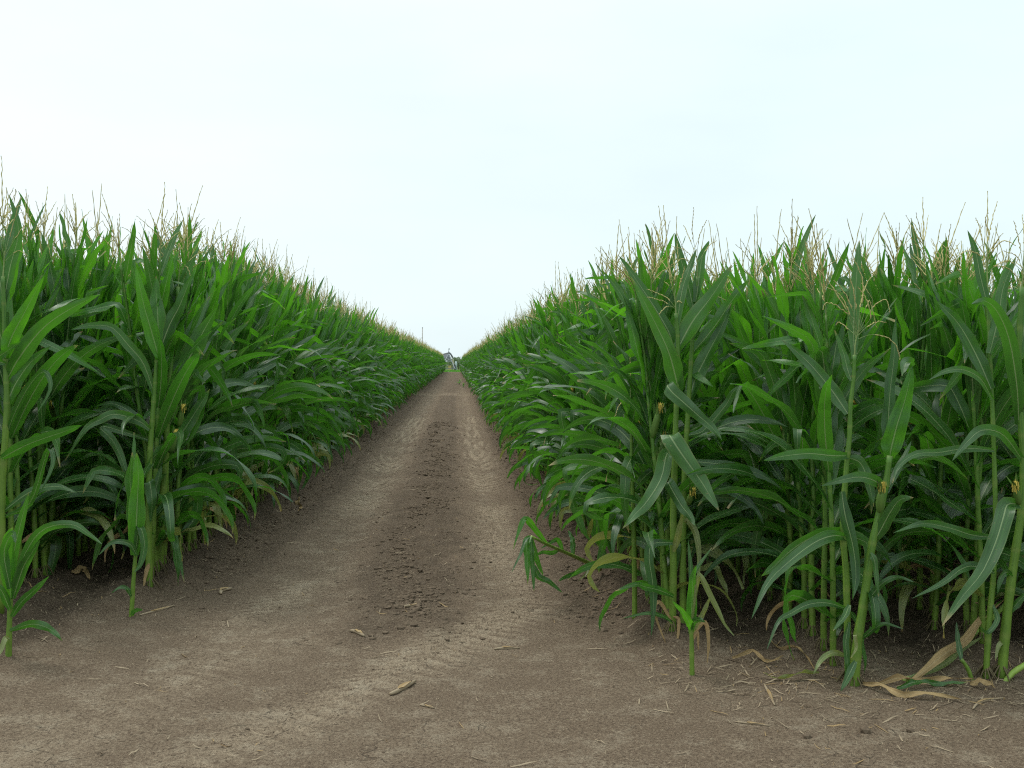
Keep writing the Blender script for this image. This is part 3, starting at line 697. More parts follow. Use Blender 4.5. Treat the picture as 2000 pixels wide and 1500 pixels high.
hero_ear(r, (1344, 985), (1351, 962), Y - .06, .018)
# --- short young plants
r, Y = hero_root(1352, 1318, 'young_corn_plant', 'short young corn plant at the right track corner with a withered yellow blade hanging')
hero_stalk(r, [(1352, 1318), (1351, 1260), (1350, 1215), (1351, 1170)], 11, Y, Y, 4)
hero_leaf(r, [(1350, 1240), (1350, 1206), (1352, 1164), (1353, 1130), (1360, 1104)], 24, Y, -0.05, 0.1, 1)
hero_leaf(r, [(1351, 1180), (1349, 1112), (1344, 1055)], 11, Y, 0.05)
hero_leaf(r, [(1350, 1228), (1346, 1216), (1333, 1195), (1313, 1174)], 17, Y - .03, -0.12, 0.1, 1)
hero_leaf(r, [(1350, 1232), (1356, 1214), (1366, 1210), (1378, 1215)], 14, Y - .03, -0.1, 0.2)
hero_leaf(r, [(1352, 1215), (1363, 1130), (1372, 1132), (1388, 1164), (1405, 1199), (1416, 1220), (1434, 1242)], 13, Y - .02, -0.12, 0.3, 2, label='withered yellow blade')
hero_leaf(r, [(1353, 1235), (1372, 1200), (1390, 1160)], 12, Y + .03, 0.0, 0.2, 2)
hero_leaf(r, [(1354, 1240), (1376, 1215), (1384, 1250), (1381, 1298)], 10, Y + .03, 0.0, 0.2, 3)
hero_leaf(r, [(1353, 1250), (1362, 1235), (1364, 1270)], 8, Y + .03, 0.0, 0.2, 3)
hero_leaf(r, [(1352, 1128), (1368, 1100), (1390, 1070)], 8, Y + .03, 0.05)
r, Y = hero_root(1240, 1205, 'young_corn_plant', 'small yellow-green corn plant with a bare single tassel spike, left of the V-bladed plant')
hero_stalk(r, [(1240, 1205), (1239, 1100), (1237, 1000), (1234, 900), (1233, 835), (1232, 780)], 11, Y, Y, 7)
hero_leaf(r, [(1232, 842), (1238, 810), (1246, 780), (1258, 718)], 30, Y - .03, -0.05, 0.2, 1)
hero_leaf(r, [(1231, 815), (1222, 775), (1208, 745), (1197, 730), (1187, 750), (1182, 782)], 15, Y - .02, -0.1, 0.2, 1)
hero_leaf(r, [(1232, 825), (1218, 785), (1207, 773), (1196, 790), (1187, 806)], 11, Y - .03, -0.1, 0.2, 1)
hero_leaf(r, [(1234, 890), (1250, 860), (1270, 820), (1278, 815)], 26, Y, 0.05)
hero_leaf(r, [(1238, 1010), (1215, 985), (1190, 975), (1170, 990)], 24, Y, -0.1)
hero_leaf(r, [(1236, 960), (1260, 930), (1285, 915), (1300, 925)], 20, Y, -0.1)
hero_tassel(r, [(1232, 781), (1231.5, 760), (1231, 740)], [[(1231.5, 765), (1231, 730), (1230, 698)], [(1231, 775), (1220, 779), (1208, 795), (1201, 815)]], Y)
r, Y = hero_root(256, 1204, 'young_corn_plant', 'knee-high young corn plant with a rolled bright upright blade, left of the track')
hero_stalk(r, [(255.5, 1204), (260, 1144), (265, 1075), (266, 1020)], 10, Y, Y, 4)
hero_leaf(r, [(264, 1085), (267, 1005), (270, 936), (267, 884)], 37, Y - .02, -0.05, 0.15, 1, label='bright rolled upright blade')
hero_leaf(r, [(263, 1060), (257, 988), (254, 930), (259, 884)], 22, Y + .01, 0.0, 0.5)
hero_leaf(r, [(264, 1000), (262, 900), (262, 844)], 11, Y + .05, 0.05, 0.2)
hero_leaf(r, [(265, 1075), (273, 1030), (282, 1060), (275, 1100), (262, 1118)], 18, Y - .03, -0.05, 0.3)
hero_leaf(r, [(267, 1085), (255, 1064), (236, 1058), (215, 1062), (193, 1084)], 13, Y - .04, -0.1, 0.2)
hero_leaf(r, [(256, 1165), (248, 1150), (235, 1147), (218, 1158)], 9, Y - .02, -0.05, 0.3)
hero_leaf(r, [(256, 1202), (266, 1192), (279, 1191)], 10, Y - .02, -0.05, 0.4)
r, Y = hero_root(16, 1284, 'young_corn_plant', 'low bushy corn plant with arching blades, nearest on the left edge of the dirt clearing')
hero_stalk(r, [(16, 1284), (18, 1231), (21, 1161), (22, 1120)], 13, Y, Y, 4)
hero_leaf(r, [(21, 1168), (16, 1110), (16, 1055), (24, 1030)], 32, Y - .02, -0.05, 0.1, 1)
hero_leaf(r, [(22, 1130), (28, 1075), (42, 1016), (56, 962)], 22, Y, -0.05, 0.1)
hero_leaf(r, [(24, 1147), (52, 1075), (87, 1033), (139, 1024), (173, 1043), (199, 1063)], 20, Y - .02, -0.2, 0.1)
hero_leaf(r, [(25, 1170), (45, 1109), (62, 1080), (78, 1055)], 22, Y - .01, -0.1, 0.2)
hero_leaf(r, [(23, 1205), (40, 1178), (68, 1152), (96, 1125)], 18, Y - .02, -0.1, 0.1)
hero_leaf(r, [(19, 1232), (60, 1219), (88, 1224), (106, 1235), (122, 1252)], 18, Y - .02, -0.15, 0.3)
hero_leaf(r, [(17, 1245), (10, 1248), (2, 1270), (-8, 1285)], 12, Y - .02, -0.1, 0.2, 2)
hero_leaf(r, [(20, 1150), (8, 1080), (24, 1042), (30, 1060)], 20, Y - .05, -0.1, 0.3)
hero_leaf(r, [(19, 1190), (0, 1150), (-30, 1130)], 18, Y - .03, -0.1, 0.2)
# --- left corner
r, Y = hero_root(293, 1158, 'corn_plant', 'front corn plant at the left track corner with two bright upright blades at its top')
hero_stalk(r, [(293, 1158), (291, 1085), (290, 988), (293, 884), (298, 815), (301, 770), (305, 718), (309, 662)], 14, Y, Y)
hero_roots(r)
hero_leaf(r, [(311, 701), (296, 648), (280, 592), (265, 518)], 34, Y - .02, -0.1, 0.1, 1)
hero_leaf(r, [(310, 680), (308, 614), (305, 575), (305, 538)], 31, Y + .02, 0.05, 0.2, 1)
hero_leaf(r, [(311, 690), (330, 637), (353, 592), (376, 532)], 32, Y + .05, 0.1, 0.3)
hero_leaf(r, [(302, 770), (280, 710), (252, 676), (218, 640), (176, 636), (138, 644)], 24, Y, -0.15, 0.2)
hero_leaf(r, [(292, 838), (270, 822), (225, 809), (195, 820), (165, 840), (127, 900)], 22, Y - .02, -0.2, 0.1)
hero_leaf(r, [(292, 860), (198, 832), (222, 863), (243, 912), (258, 978)], 20, Y + .1, -0.1, 0.2)
hero_leaf(r, [(297, 845), (280, 827), (246, 799), (216, 788), (184, 794)], 16, Y + .05, 0.1)
hero_leaf(r, [(291, 940), (293, 945), (297, 980), (294, 1020)], 26, Y - .03, -0.04)
hero_leaf(r, [(291, 1010), (300, 975), (308, 940), (316, 905)], 20, Y, 0.05)
hero_leaf(r, [(291, 1100), (285, 1120), (280, 1150)], 9, Y - .02, -0.04, 0, 3)
r, Y = hero_root(313, 1138, 'corn_plant', 'corn plant with a ripe yellow-tipped ear, second in the row at the left track corner')
hero_stalk(r, [(313, 1138), (314, 1023), (324, 901), (326, 801), (330, 760), (333, 718), (340, 640), (348, 560)], 14, Y, Y)
hero_roots(r)
hero_leaf(r, [(345, 745), (365, 708), (390, 660), (424, 600)], 48, Y, 0.05, 0.2)
hero_leaf(r, [(314, 1030), (318, 1013), (335, 1034), (348, 1078), (360, 1138)], 18, Y - .03, -0.15, 0.2)
hero_leaf(r, [(328, 790), (350, 770), (378, 730), (385, 735), (402, 748)], 24, Y, -0.1)
hero_leaf(r, [(342, 630), (350, 580), (365, 530), (390, 480)], 26, Y, 0.1)
hero_leaf(r, [(324, 880), (352, 850), (385, 800), (410, 760)], 30, Y, 0.05)
hero_leaf(r, [(345, 590), (335, 540), (318, 490), (300, 440)], 24, Y, 0.1)
hero_ear(r, (332, 884), (342, 846), Y - .08, .026); hero_ear(r, (350, 832), (357, 797), Y - .08, .02)
hero_tassel(r, [(348, 560), (350, 535), (352, 515)], [[(350, 540), (362, 520), (372, 540), (368, 565)], [(350, 535), (340, 490), (335, 450)], [(351, 520), (360, 470), (368, 430)], [(350, 530), (380, 500), (400, 490)], [(350, 530), (325, 500), (312, 505)]], Y)
r, Y = hero_root(0, 1192, 'corn_plant', 'corn plant with long diagonal blades rising behind the low bushy plant')
hero_stalk(r, [(0, 1192), (4, 960), (12, 832), (13, 768), (10, 704), (8, 620), (6, 540)], 15, Y, Y)
hero_leaf(r, [(2, 896), (30, 880), (64, 864), (128, 842), (160, 830)], 28, Y - .04, -0.3, 0.2)
hero_leaf(r, [(8, 1010), (60, 980), (93, 880), (104, 905), (77, 965)], 14, Y, -0.2, 0.3)
hero_leaf(r, [(13, 850), (29, 806), (58, 752), (86, 726), (99, 757), (73, 806)], 15, Y, -0.15, 0.2)
hero_leaf(r, [(10, 700), (22, 660), (48, 610), (88, 534)], 36, Y - .02, -0.05, 0.1, 1)
hero_leaf(r, [(14, 740), (40, 695), (85, 640), (136, 604), (196, 574)], 38, Y, -0.1, 0.2)
hero_leaf(r, [(13, 790), (29, 752), (58, 710), (98, 676)], 30, Y, 0.05)
hero_leaf(r, [(10, 710), (-8, 702), (15, 685), (40, 666)], 18, Y - .02, -0.15)
hero_leaf(r, [(4, 1000), (60, 960), (110, 950), (150, 962)], 18, Y, -0.1)
hero_leaf(r, [(8, 610), (0, 550), (-12, 480)], 30, Y, 0.05)
hero_leaf(r, [(7, 590), (20, 520), (36, 450), (18, 380)], 22, Y, 0.05)
hero_tassel(r, [(6, 540), (8, 510), (9, 490)], [[(9, 500), (15, 430), (12, 365)], [(9, 505), (-5, 450), (-20, 430)], [(9, 500), (40, 450), (60, 430)], [(9, 500), (25, 440), (40, 385)], [(9, 510), (35, 490), (55, 500)]], Y)
# --- the broken stalk lying out into the track
r, Y = hero_root(1172, 1112, 'broken_corn_stalk', 'broken corn stalk bent down over the track, its blades hanging to the soil', 'corn stalk')
Y0, Y1 = Y, Y - 0.75
mb = MB(); k = [(1172, 1112), (1150, 1100), (1120, 1086), (1095, 1075), (1070, 1064), (1038, 1048)]
w = [P(p[0], p[1], Y0 + (Y1 - Y0) * i / 5) - r.location for i, p in enumerate(k)]
build_stalk(mb, w, 5, 0.0165, 0.008, 8, 4); mb.build('stalk', M_STALKP, r)
for pts, wd, y, dy, m in (
        ([(1068, 1064), (1050, 1040), (1036, 1022), (1025, 1013), (1014, 1036), (1003, 1072)], 15, Y1 + .2, -.1, 1), ([(1036, 1048), (1028, 1060), (1030, 1090), (1031, 1143)], 18, Y1, -.1, 1),
        ([(1038, 1050), (1038, 1080), (1041, 1120), (1043, 1156)], 12, Y1 + .02, -.08, 0), ([(1034, 1048), (1026, 1058), (1014, 1088), (999, 1118)], 7, Y1, -.15, 0),
        ([(1038, 1050), (1046, 1085), (1053, 1105), (1061, 1124)], 13, Y1 + .03, .05, 0), ([(1044, 1105), (1052, 1126), (1072, 1136), (1099, 1158)], 15, Y1, -.02, 0),
        ([(1162, 1110), (1140, 1112), (1122, 1121), (1102, 1128), (1090, 1136)], 12, Y0 - .1, -.15, 0), ([(1150, 1100), (1145, 1120), (1130, 1134)], 6, Y0 - .1, -.1, 2),
        ([(1092, 1074), (1078, 1080), (1060, 1078), (1044, 1086)], 10, Y0 - .45, -.1, 0), ([(1120, 1088), (1119, 1062), (1116, 1048), (1109, 1034)], 12, Y0 - .3, .1, 0),
        ([(1100, 1078), (1090, 1055), (1075, 1060), (1055, 1072)], 10, Y0 - .4, -.1, 0), ([(1160, 1106), (1172, 1096), (1190, 1096)], 12, Y0 - .05, -.05, 0)):
    hero_leaf(r, pts, wd, y, dy, None, m)
# --- bent stubs and a fallen stalk in the right field's edge
r, Y = hero_root(1766, 1330, 'fallen_corn_stalk', 'fallen green corn stalk half wrapped in a wide tan withered blade', 'corn stalk')
hero_stalk(r, [(1766, 1330), (1800, 1318), (1850, 1285), (1905, 1238), (1965, 1180)], 14, Y, Y + .45, 5, False, .7, M_STALKP)
hero_leaf(r, [(1785, 1328), (1838, 1282), (1886, 1250), (1918, 1206), (1968, 1166)], 23, Y - .03, .42, 0.2, 3, label='wide tan withered blade', wave=.28)
hero_leaf(r, [(1770, 1326), (1840, 1300), (1880, 1268), (1925, 1240)], 14, Y - .02, .3, 0.2, 2)
r, Y = hero_root(1903, 1327, 'corn_stalk_stub', 'short thin bent corn stub with a dark leaf, leaning left beside the slender right-edge stalk', 'corn stalk')
hero_stalk(r, [(1903, 1327), (1892, 1310), (1878, 1288)], 9, Y, Y, 2, True, .8)
hero_leaf(r, [(1878, 1288), (1872, 1255), (1868, 1215)], 13, Y, .1)
r, Y = hero_root(1952, 1330, 'corn_stalk_stub', 'smooth pale green corn stub leaning right out of the picture at the stout stalk foot', 'corn stalk')
hero_stalk(r, [(1952, 1331), (1975, 1317), (2000, 1300), (2030, 1280)], 12, Y, Y, 2, True, .85, M_STALKP)
# ------------------------------------------------------------------ the two fields of full-grown corn
fr_ = random.Random(5)
slots = []
def y_start(side, k):
    if side > 0: return (5.68, 5.10, 5.12)[k] if k < 3 else 4.95 - 0.03 * k
    return (7.05, 6.62, 6.2)[k] if k < 3 else 6.2 - 0.05 * k
for side in (1, -1):
    for k in range(18):
        x0 = 1.17 + 0.76 * k if side > 0 else -2.06 - 0.76 * k
        y = y_start(side, k); i = 0
        y_end = END_Y - 1 if k < 6 else (60 if k < 9 else 26)
        while y < y_end:
            slots.append((side, k, i, x0 + fr_.gauss(0, 0.035) + (0.07 * (1 - smooth(7.6, 9, y)) if side > 0 and k == 0 else 0), y)); i += 1
            y += fr_.uniform(0.09, 0.165) * (0.8 + 0.2 * smooth(0.6, 1.4, y - y_start(side, k)))
def score(s):
    side, k, i, x, y = s
    px = VPX + x / y * FPX
    if px < -160 or px > 2160: return 0
    d = y - y_start(side, k)
    front = math.exp(-d / 0.8) * (1.0 if k < 6 else 0.5)
    return (1.0 if k == 0 else max(front, 0.30 if k == 1 else (0.16 if k == 2 else 0.08))) / y
NHERO = 11
order = sorted(slots, key=score, reverse=True)
chosen = set(order[:300 - NHERO])
ordn = ['first', 'second', 'third', 'fourth', 'fifth', 'sixth']
VAR = 16
protos = [plant_meshes(100 + v, v % 3 == 0) for v in range(VAR)]
PLANT_H = {-1: 1.115, 1: 0.985}
def make_proto(v):
    root = bpy.data.objects.new('corn_plant', None); COL.objects.link(root); root.empty_display_size = 0.1
    for nm, me, _ in protos[v]: link(nm, me, root)
    return root
proto_obj = {}
rank = {}
for s in sorted(chosen, key=lambda s: (s[0], s[1], s[4])):
    side, k, i, x, y = s
    rank[(side, k)] = rank.get((side, k), 0) + 1; rk = rank[(side, k)]
    v = fr_.randrange(VAR)
    if v not in proto_obj:
        o = proto_obj[v] = make_proto(v)
    else:
        src = proto_obj[v]; o = src.copy(); COL.objects.link(o)
        for ch in src.children:
            c = ch.copy(); COL.objects.link(c); c.parent = o
    o.location = (x, y, terrain(x, y)); sc_ = PLANT_H[side] * fr_.uniform(0.95, 1.03) * (0.965 + 0.035 * smooth(0.0, 1.2, y - y_start(side, k)))
    o.scale = (sc_, sc_, sc_); o.rotation_euler = (fr_.gauss(0, 0.03), fr_.gauss(0, 0.03), fr_.uniform(0, 6.283))
    sd_name = 'right' if side > 0 else 'left'
    row = 'track-side row' if k == 0 else f'{ordn[k] if k < 6 else "inner"} row'
    near = i < 2
    if near and k < 6:
        lab = f'tasselled corn plant, {ordn[i]} in from the near end of the {sd_name} field\'s {row}'
    elif k == 0:
        b = 'near' if y < 9 else ('middle' if y < 14 else 'farther')
        lab = f'tall tasselled corn plant in the {b} stretch of the {sd_name} field\'s {row}'
    else:
        lab = f'tall tasselled corn plant among others in the {sd_name} field\'s {row}'
    tag(o, lab, 'corn plant', f'corn plants of the {sd_name} field')
# the rest of both fields: one object that scatters whole plants
def scatter(name, pts, temps):
    col = bpy.data.collections.new(name + '_kinds')
    for q, me in enumerate(temps):
        col.objects.link(bpy.data.objects.new('stand_of_corn.%03d' % q, me))
    me = bpy.data.meshes.new(name); me.from_pydata([p[0] for p in pts], [], [])
    a = me.attributes.new('turn', 'FLOAT_VECTOR', 'POINT'); a.data.foreach_set('vector', [c for p in pts for c in p[1]])
    a = me.attributes.new('size', 'FLOAT', 'POINT'); a.data.foreach_set('value', [p[2] for p in pts])
    a = me.attributes.new('which', 'INT', 'POINT'); a.data.foreach_set('value', [p[3] for p in pts])
    ng = bpy.data.node_groups.new(name, 'GeometryNodeTree')
    ng.interface.new_socket('Geometry', in_out='INPUT', socket_type='NodeSocketGeometry'); ng.interface.new_socket('Geometry', in_out='OUTPUT', socket_type='NodeSocketGeometry')
    gi = ng.nodes.new('NodeGroupInput'); go = ng.nodes.new('NodeGroupOutput')
    ci = ng.nodes.new('GeometryNodeCollectionInfo'); ci.inputs['Collection'].default_value = col
    ci.inputs['Separate Children'].default_value = True; ci.inputs['Reset Children'].default_value = True
    ip = ng.nodes.new('GeometryNodeInstanceOnPoints'); ip.inputs['Pick Instance'].default_value = True
    def att(nm, ty, sock):
        n = ng.nodes.new('GeometryNodeInputNamedAttribute'); n.data_type = ty; n.inputs['Name'].default_value = nm
        ng.links.new([o for o in n.outputs if o.enabled and o.name == 'Attribute'][0], ip.inputs[sock])
    att('turn', 'FLOAT_VECTOR', 'Rotation'); att('size', 'FLOAT', 'Scale'); att('which', 'INT', 'Instance Index')
    ng.links.new(gi.outputs[0], ip.inputs['Points']); ng.links.new(ci.outputs[0], ip.inputs['Instance']); ng.links.new(ip.outputs[0], go.inputs[0])
    o = link(name, me); md = o.modifiers.new('scatter', 'NODES'); md.node_group = ng
    return o
mid = [plant_single('stand_of_corn', 300 + q, 0) for q in range(10)]
low = [plant_single('stand_of_corn', 400 + q, 1) for q in range(8)]
pts = []
for s in slots:
    if s in chosen: continue
    side, k, i, x, y = s
    sc_ = PLANT_H[side] * fr_.uniform(0.94, 1.03)
    dense_ = y < 24
    pts.append(((x, y, terrain(x, y)), (fr_.gauss(0, 0.03), fr_.gauss(0, 0.03), fr_.uniform(0, 6.283)), sc_, fr_.randrange(10) if dense_ else 10 + fr_.randrange(8)))
tag(scatter('corn_field', pts, mid + low), 'remaining mass of full-grown green corn filling both fields behind the nearer plants', 'corn field', kind='stuff')
# ------------------------------------------------------------------ far end of the track
M_GALV = plain('galvanised_steel', (0.34, 0.36, 0.37), 0.45, 0.6, 0.15, 4)
M_GALVD = plain('weathered_steel', (0.20, 0.21, 0.23), 0.6, 0.3, 0.2, 4)
M_YEL = plain('faded_yellow_paint', (0.55, 0.44, 0.16), 0.6, 0, 0.15, 3)
M_RUB = plain('tyre_rubber', (0.03, 0.03, 0.03), 0.9)
M_POLE = plain('hazed_weathered_wood', (0.46, 0.42, 0.38), 0.9, 0, 0.3, 6)  # weathered wood, its colour lightened to stand in for distance haze
M_TANK = plain('pale_tank_plastic', (0.40, 0.48, 0.47), 0.5, 0, 0.08, 2)
M_CREAM = plain('cream_paint', (0.48, 0.45, 0.32), 0.6, 0, 0.1, 2)
M_BARK = plain('bark', (0.09, 0.07, 0.05), 0.95, 0, 0.3, 8)
M_CROWN = leaf_material('bush_leaf', (0.035, 0.075, 0.022), (0.075, 0.12, 0.035), (0.12, 0.24, 0.04), (0.06, 0.1, 0.03), (0.08, 0.1, 0.03))
YT = 165.0
base = P(876, 724, YT); base.z = 0
t = empty('irrigation_tower', base, 'grey steel irrigation tower with trussed pipe at the far end of the track', 'irrigation tower')
def wp(px, py, y=YT): return P(px, py, y) - base
mb = MB()
apex = wp(876, 689); 
for dx, dy in ((-1.2, -0.9), (1.05, -0.9), (-1.2, 0.9), (1.05, 0.9)):
    mb.tube([apex + Vector((0, dy * .15, -0.2)), Vector((dx, dy, 0.35))], 0.07, 6)
mb.build('leg', M_GALV, t, False)
mb = MB()
for z_, k in ((0.45, 1.0), (1.5, 0.62)):
    for dy in (-0.9, 0.9): mb.tube([Vector((-1.2 * k, dy * k, z_)), Vector((1.05 * k, dy * k, z_))], 0.05, 5)
mb.build('brace', M_GALVD, t, False)
mb = MB(); tw = wp(884, 698)
mb.tube([apex + Vector((0, 0, .1)), wp(880, 691), wp(884.5, 698.5)], 0.13, 8); mb.build('end_gun_pipe', M_GALVD, t)
mb = MB()
spine = [apex, wp(868, 691, YT + 6), wp(855, 697, YT + 14)]
mb.tube(spine, 0.09, 8)
for q in range(9):
    s = q / 8; p = apex.lerp(wp(862, 694, YT + 10), s)
    for sx in (-0.5, 0.5): mb.tube([p, p + Vector((sx * 1.0, 0, -1.25 + 0.25 * s)), apex.lerp(wp(862, 694, YT + 10), min(1, s + .11))], 0.05, 5)
mb.build('pipe_truss', M_GALVD, t, False)
mb = MB(); top = wp(877, 681.5); mb.tube([apex, top], 0.05, 6); mb.tube([top + Vector((-.12, 0, 0)), top + Vector((.12, 0, .02))], 0.09, 6); mb.build('sprinkler', M_GALV, t)
for dx in (-1.2, 1.05):
    mb = MB(); c = Vector((dx, 0, .5))
    ring = [c + Vector((0, math.cos(a) * .42, math.sin(a) * .42)) for a in [2 * math.pi * i / 20 for i in range(21)]]
    mb.tube(ring, 0.10, 8, cap=False); wl = mb.build('wheel', M_RUB, t)
    mb = MB(); mb.tube([c + Vector((-.06, 0, 0)), c + Vector((.06, 0, 0))], 0.33, 16); mb.build('rim', M_GALV, wl)
# yellow cabinet behind the tower
b = P(878.5, 722, YT + 4); b.z = 0
t = empty('machine_cabinet', b, 'small faded yellow machine cabinet standing under the far irrigation tower', 'cabinet')
mb = MB(); mb.box((0, 0, 0.55), 0.50, 0.5, 0.75); mb.build('cabinet_body', M_YEL, t, False)
mb = MB(); mb.box((0, 0, 0.96), 0.58, 0.58, 0.06); mb.build('cabinet_lid', M_GALVD, t, False)
for sx in (-.2, .2):
    mb = MB(); mb.box((sx, 0, 0.08), 0.06, 0.4, 0.17); mb.build('foot', M_GALVD, t, False)
b = P(885, 721, YT + 7); b.z = 0
t = empty('electric_panel', b, 'narrow cream electric panel on a post, right of the yellow cabinet at the track end', 'electric panel')
mb = MB(); mb.box((0, 0, 1.45), 0.24, 0.2, 0.95); mb.build('panel_box', M_CREAM, t, False)
mb = MB(); mb.box((0, 0, 0.48), 0.1, 0.1, 0.97); mb.build('post', M_POLE, t, False)
b = P(890.5, 721, YT + 10); b.z = 0
t = empty('water_tank', b, 'pale upright cylindrical tank before the dark bushes at the track end', 'tank')
mb = MB(); mb.tube([Vector((0, 0, 0.15)), Vector((0, 0, 1.35)), Vector((0, 0, 1.5)), Vector((0, 0, 1.56))], [0.2, 0.2, 0.14, 0.06], 16); mb.build('tank_body', M_TANK, t)
mb = MB(); mb.tube([Vector((0, 0, 0)), Vector((0, 0, 0.149))], [0.24, 0.24], 12); mb.build('tank_base', M_GALVD, t)
# pole
YP = 240.0
b = P(825, 722, YP); b.z = 0; topz = P(825, 640, YP).z
t = empty('utility_pole', b, 'tall thin wooden pole rising alone above the left field near the far end', 'pole')
mb = MB(); mb.tube([Vector((0, 0, -.3)), Vector((0, 0, topz * .5)), Vector((0.03, 0, topz))], [0.13, 0.115, 0.09], 10); mb.build('shaft', M_POLE, t)
mb = MB(); mb.tube([Vector((0.03, 0, topz)), Vector((0.03, 0, topz + .08))], [0.14, 0.10], 10); mb.build('pole_cap', M_GALVD, t)
# bushes closing the view
tr_ = random.Random(9)
def bush(px, y, h, w, label):
    b = P(px, 722, y); b.z = 0
    t = empty('bush', b, label, 'bush', 'bushes beyond the end of the track')
    mb = MB(); mb.tube([Vector((0, 0, -.1)), Vector((.05, 0, h * .35)), Vector((-.03, .05, h * .7))], [0.09, 0.07, 0.03], 7)
    for q in range(5):
        a = q * 1.26; mb.tube([Vector((0, 0, h * .25)), Vector((math.cos(a) * w * .25, math.sin(a) * w * .25, h * .6))], [0.05, 0.02], 5)
    mb.build('trunk', M_BARK, t)
    mb = MB()
    lobes = [(Vector((tr_.uniform(-.35, .35) * w, tr_.uniform(-.35, .35) * w, h * tr_.uniform(.25, .8))), tr_.uniform(.2, .34) * w) for _ in range(9)] + [(Vector((0, 0, h * .82)), .16 * h)]
    for _ in range(900):
        c, rr = tr_.choice(lobes); d = Vector((tr_.gauss(0, 1), tr_.gauss(0, 1), tr_.gauss(0, 1))).normalized()
        p = c + d * rr * tr_.uniform(.6, 1.05)
        if p.z < .1: continue
        a = Vector((tr_.gauss(0, 1), tr_.gauss(0, 1), tr_.gauss(0, 1))).normalized() * .10; e = a.orthogonal().normalized() * .05
        mb.grid([[p - e, p + e], [p + a - e, p + a + e]], [[(0, 0), (1, 0)], [(0, .5), (1, .5)]])
    mb.build('crown', M_CROWN, t, False)
for px, y, h, w, lab in ((884, 205, 2.2, 3.2, 'round green bush just right of the irrigation tower'), (888, 200, 2.5, 2.2, 'pointed green bush behind the pale tank'),
                         (895, 202, 2.5, 2.4, 'pointed green bush at the right end of the gap between the fields'), (901, 215, 2.1, 3.0, 'low bush hidden partly by the right field at the track end'), (878, 212, 2.0, 3.0, 'low bush behind the yellow cabinet')):
    bush(px, y, h, w, lab)
# grass along the field end
mb = MB()
for _ in range(2600):
    x = tr_.uniform(-5, 5); y = tr_.uniform(END_Y, END_Y + 12); h = tr_.uniform(.08, .32); a = tr_.uniform(0, 3.14); e = Vector((math.cos(a), math.sin(a), 0)) * .03
    p = Vector((x, y, 0)); l = Vector((tr_.uniform(-.1, .1), tr_.uniform(-.1, .1), h))
    mb.grid([[p - e, p + e], [p + l * .6 - e * .7, p + l * .6 + e * .7], [p + l - e * .1, p + l + e * .1]], [[(0, 0), (1, 0)], [(0, .3), (1, .3)], [(0, .6), (1, .6)]])
tag(mb.build('verge_grass', M_YOUNG), 'rough green grass across the far end of the track', 'grass', kind='stuff')

# weeds at the right wheel track, far along
def weed(px, py, h, label):
    g = G(px, py); t = empty('weed', g, label, 'weed', 'weeds on the far track')
    mb = MB(); mb.tube([Vector((0, 0, -.02)), Vector((.01, 0, h * .5)), Vector((0, .02, h * .8))], [.008, .006, .004], 6); mb.build('stem', M_STALK, t)
    for q in range(14):
        lp, sd_ = grow_leaf(tr_, Vector((0, 0, h * tr_.uniform(.05, .7))), tr_.uniform(0, 6.28), tr_.uniform(.2, 1.1), h * tr_.uniform(.5, .9), tr_.uniform(.5, 1.6), n=7)
        mb = MB(); leaf(mb, lp, sd_, h * .16, tr_, 2); mb.build('leaf', M_YOUNG, t)
weed(897, 752, .45, 'small green weed clump on the bare track far along, beside the field')
weed(905, 757, .3, 'low green weed clump beside the taller one far along the track')
# ------------------------------------------------------------------ crop litter and clods on the soil
lr = random.Random(21)
def ground_at(x, y, up=0.0): return Vector((x, y, terrain(x, y) + up))
def density_ok(x, y):
    f = in_field(x, y); c = gauss(x, -0.32, 0.4) * smooth(5, 6.5, y)
    v = max(gauss(x, -1.75, 0.28) * smooth(6.5, 8, y), gauss(x, 0.98, 0.2) * smooth(5.6, 6.5, y))
    edge = smooth(1.0, 1.6, x) * gauss(y, 4.75, 0.55)
    return min(1.0, 0.07 + 0.35 * c + 0.55 * v + 0.5 * f + 0.85 * edge)
mb = MB(); n = 0
while n < 7500:
    y = 3.2 * (22 / 3.2) ** lr.random(); x = lr.uniform(-0.55 * y - .3, 0.62 * y + .3)
    if x < -6 or x > 6 or lr.random() > density_ok(x, y): continue
    n += 1
    L = .008 + .11 * lr.random() ** 4; w = lr.uniform(.0008, .0024) + L * .016
    a = lr.uniform(0, 6.28); d = Vector((math.cos(a), math.sin(a), 0)); s = Vector((-d.y, d.x, lr.uniform(-.6, .6))).normalized()
    bend = lr.gauss(0, .1) * L; rows = []; uvs = []
    for q in (0, .33, .66, 1):
        c = ground_at(x + d.x * L * q - d.y * bend * q * q, y + d.y * L * q + d.x * bend * q * q, 0.004 + lr.uniform(0, .012) * (q > .5))
        k = (.5, 1, .9, .35)[int(q * 3 + .1)]; rows.append([c - s * w * k, c + s * w * k]); uvs.append([(0.2, q), (0.8, q)])
    mb.grid(rows, uvs, 0 if lr.random() < .8 else 1)
n = 0
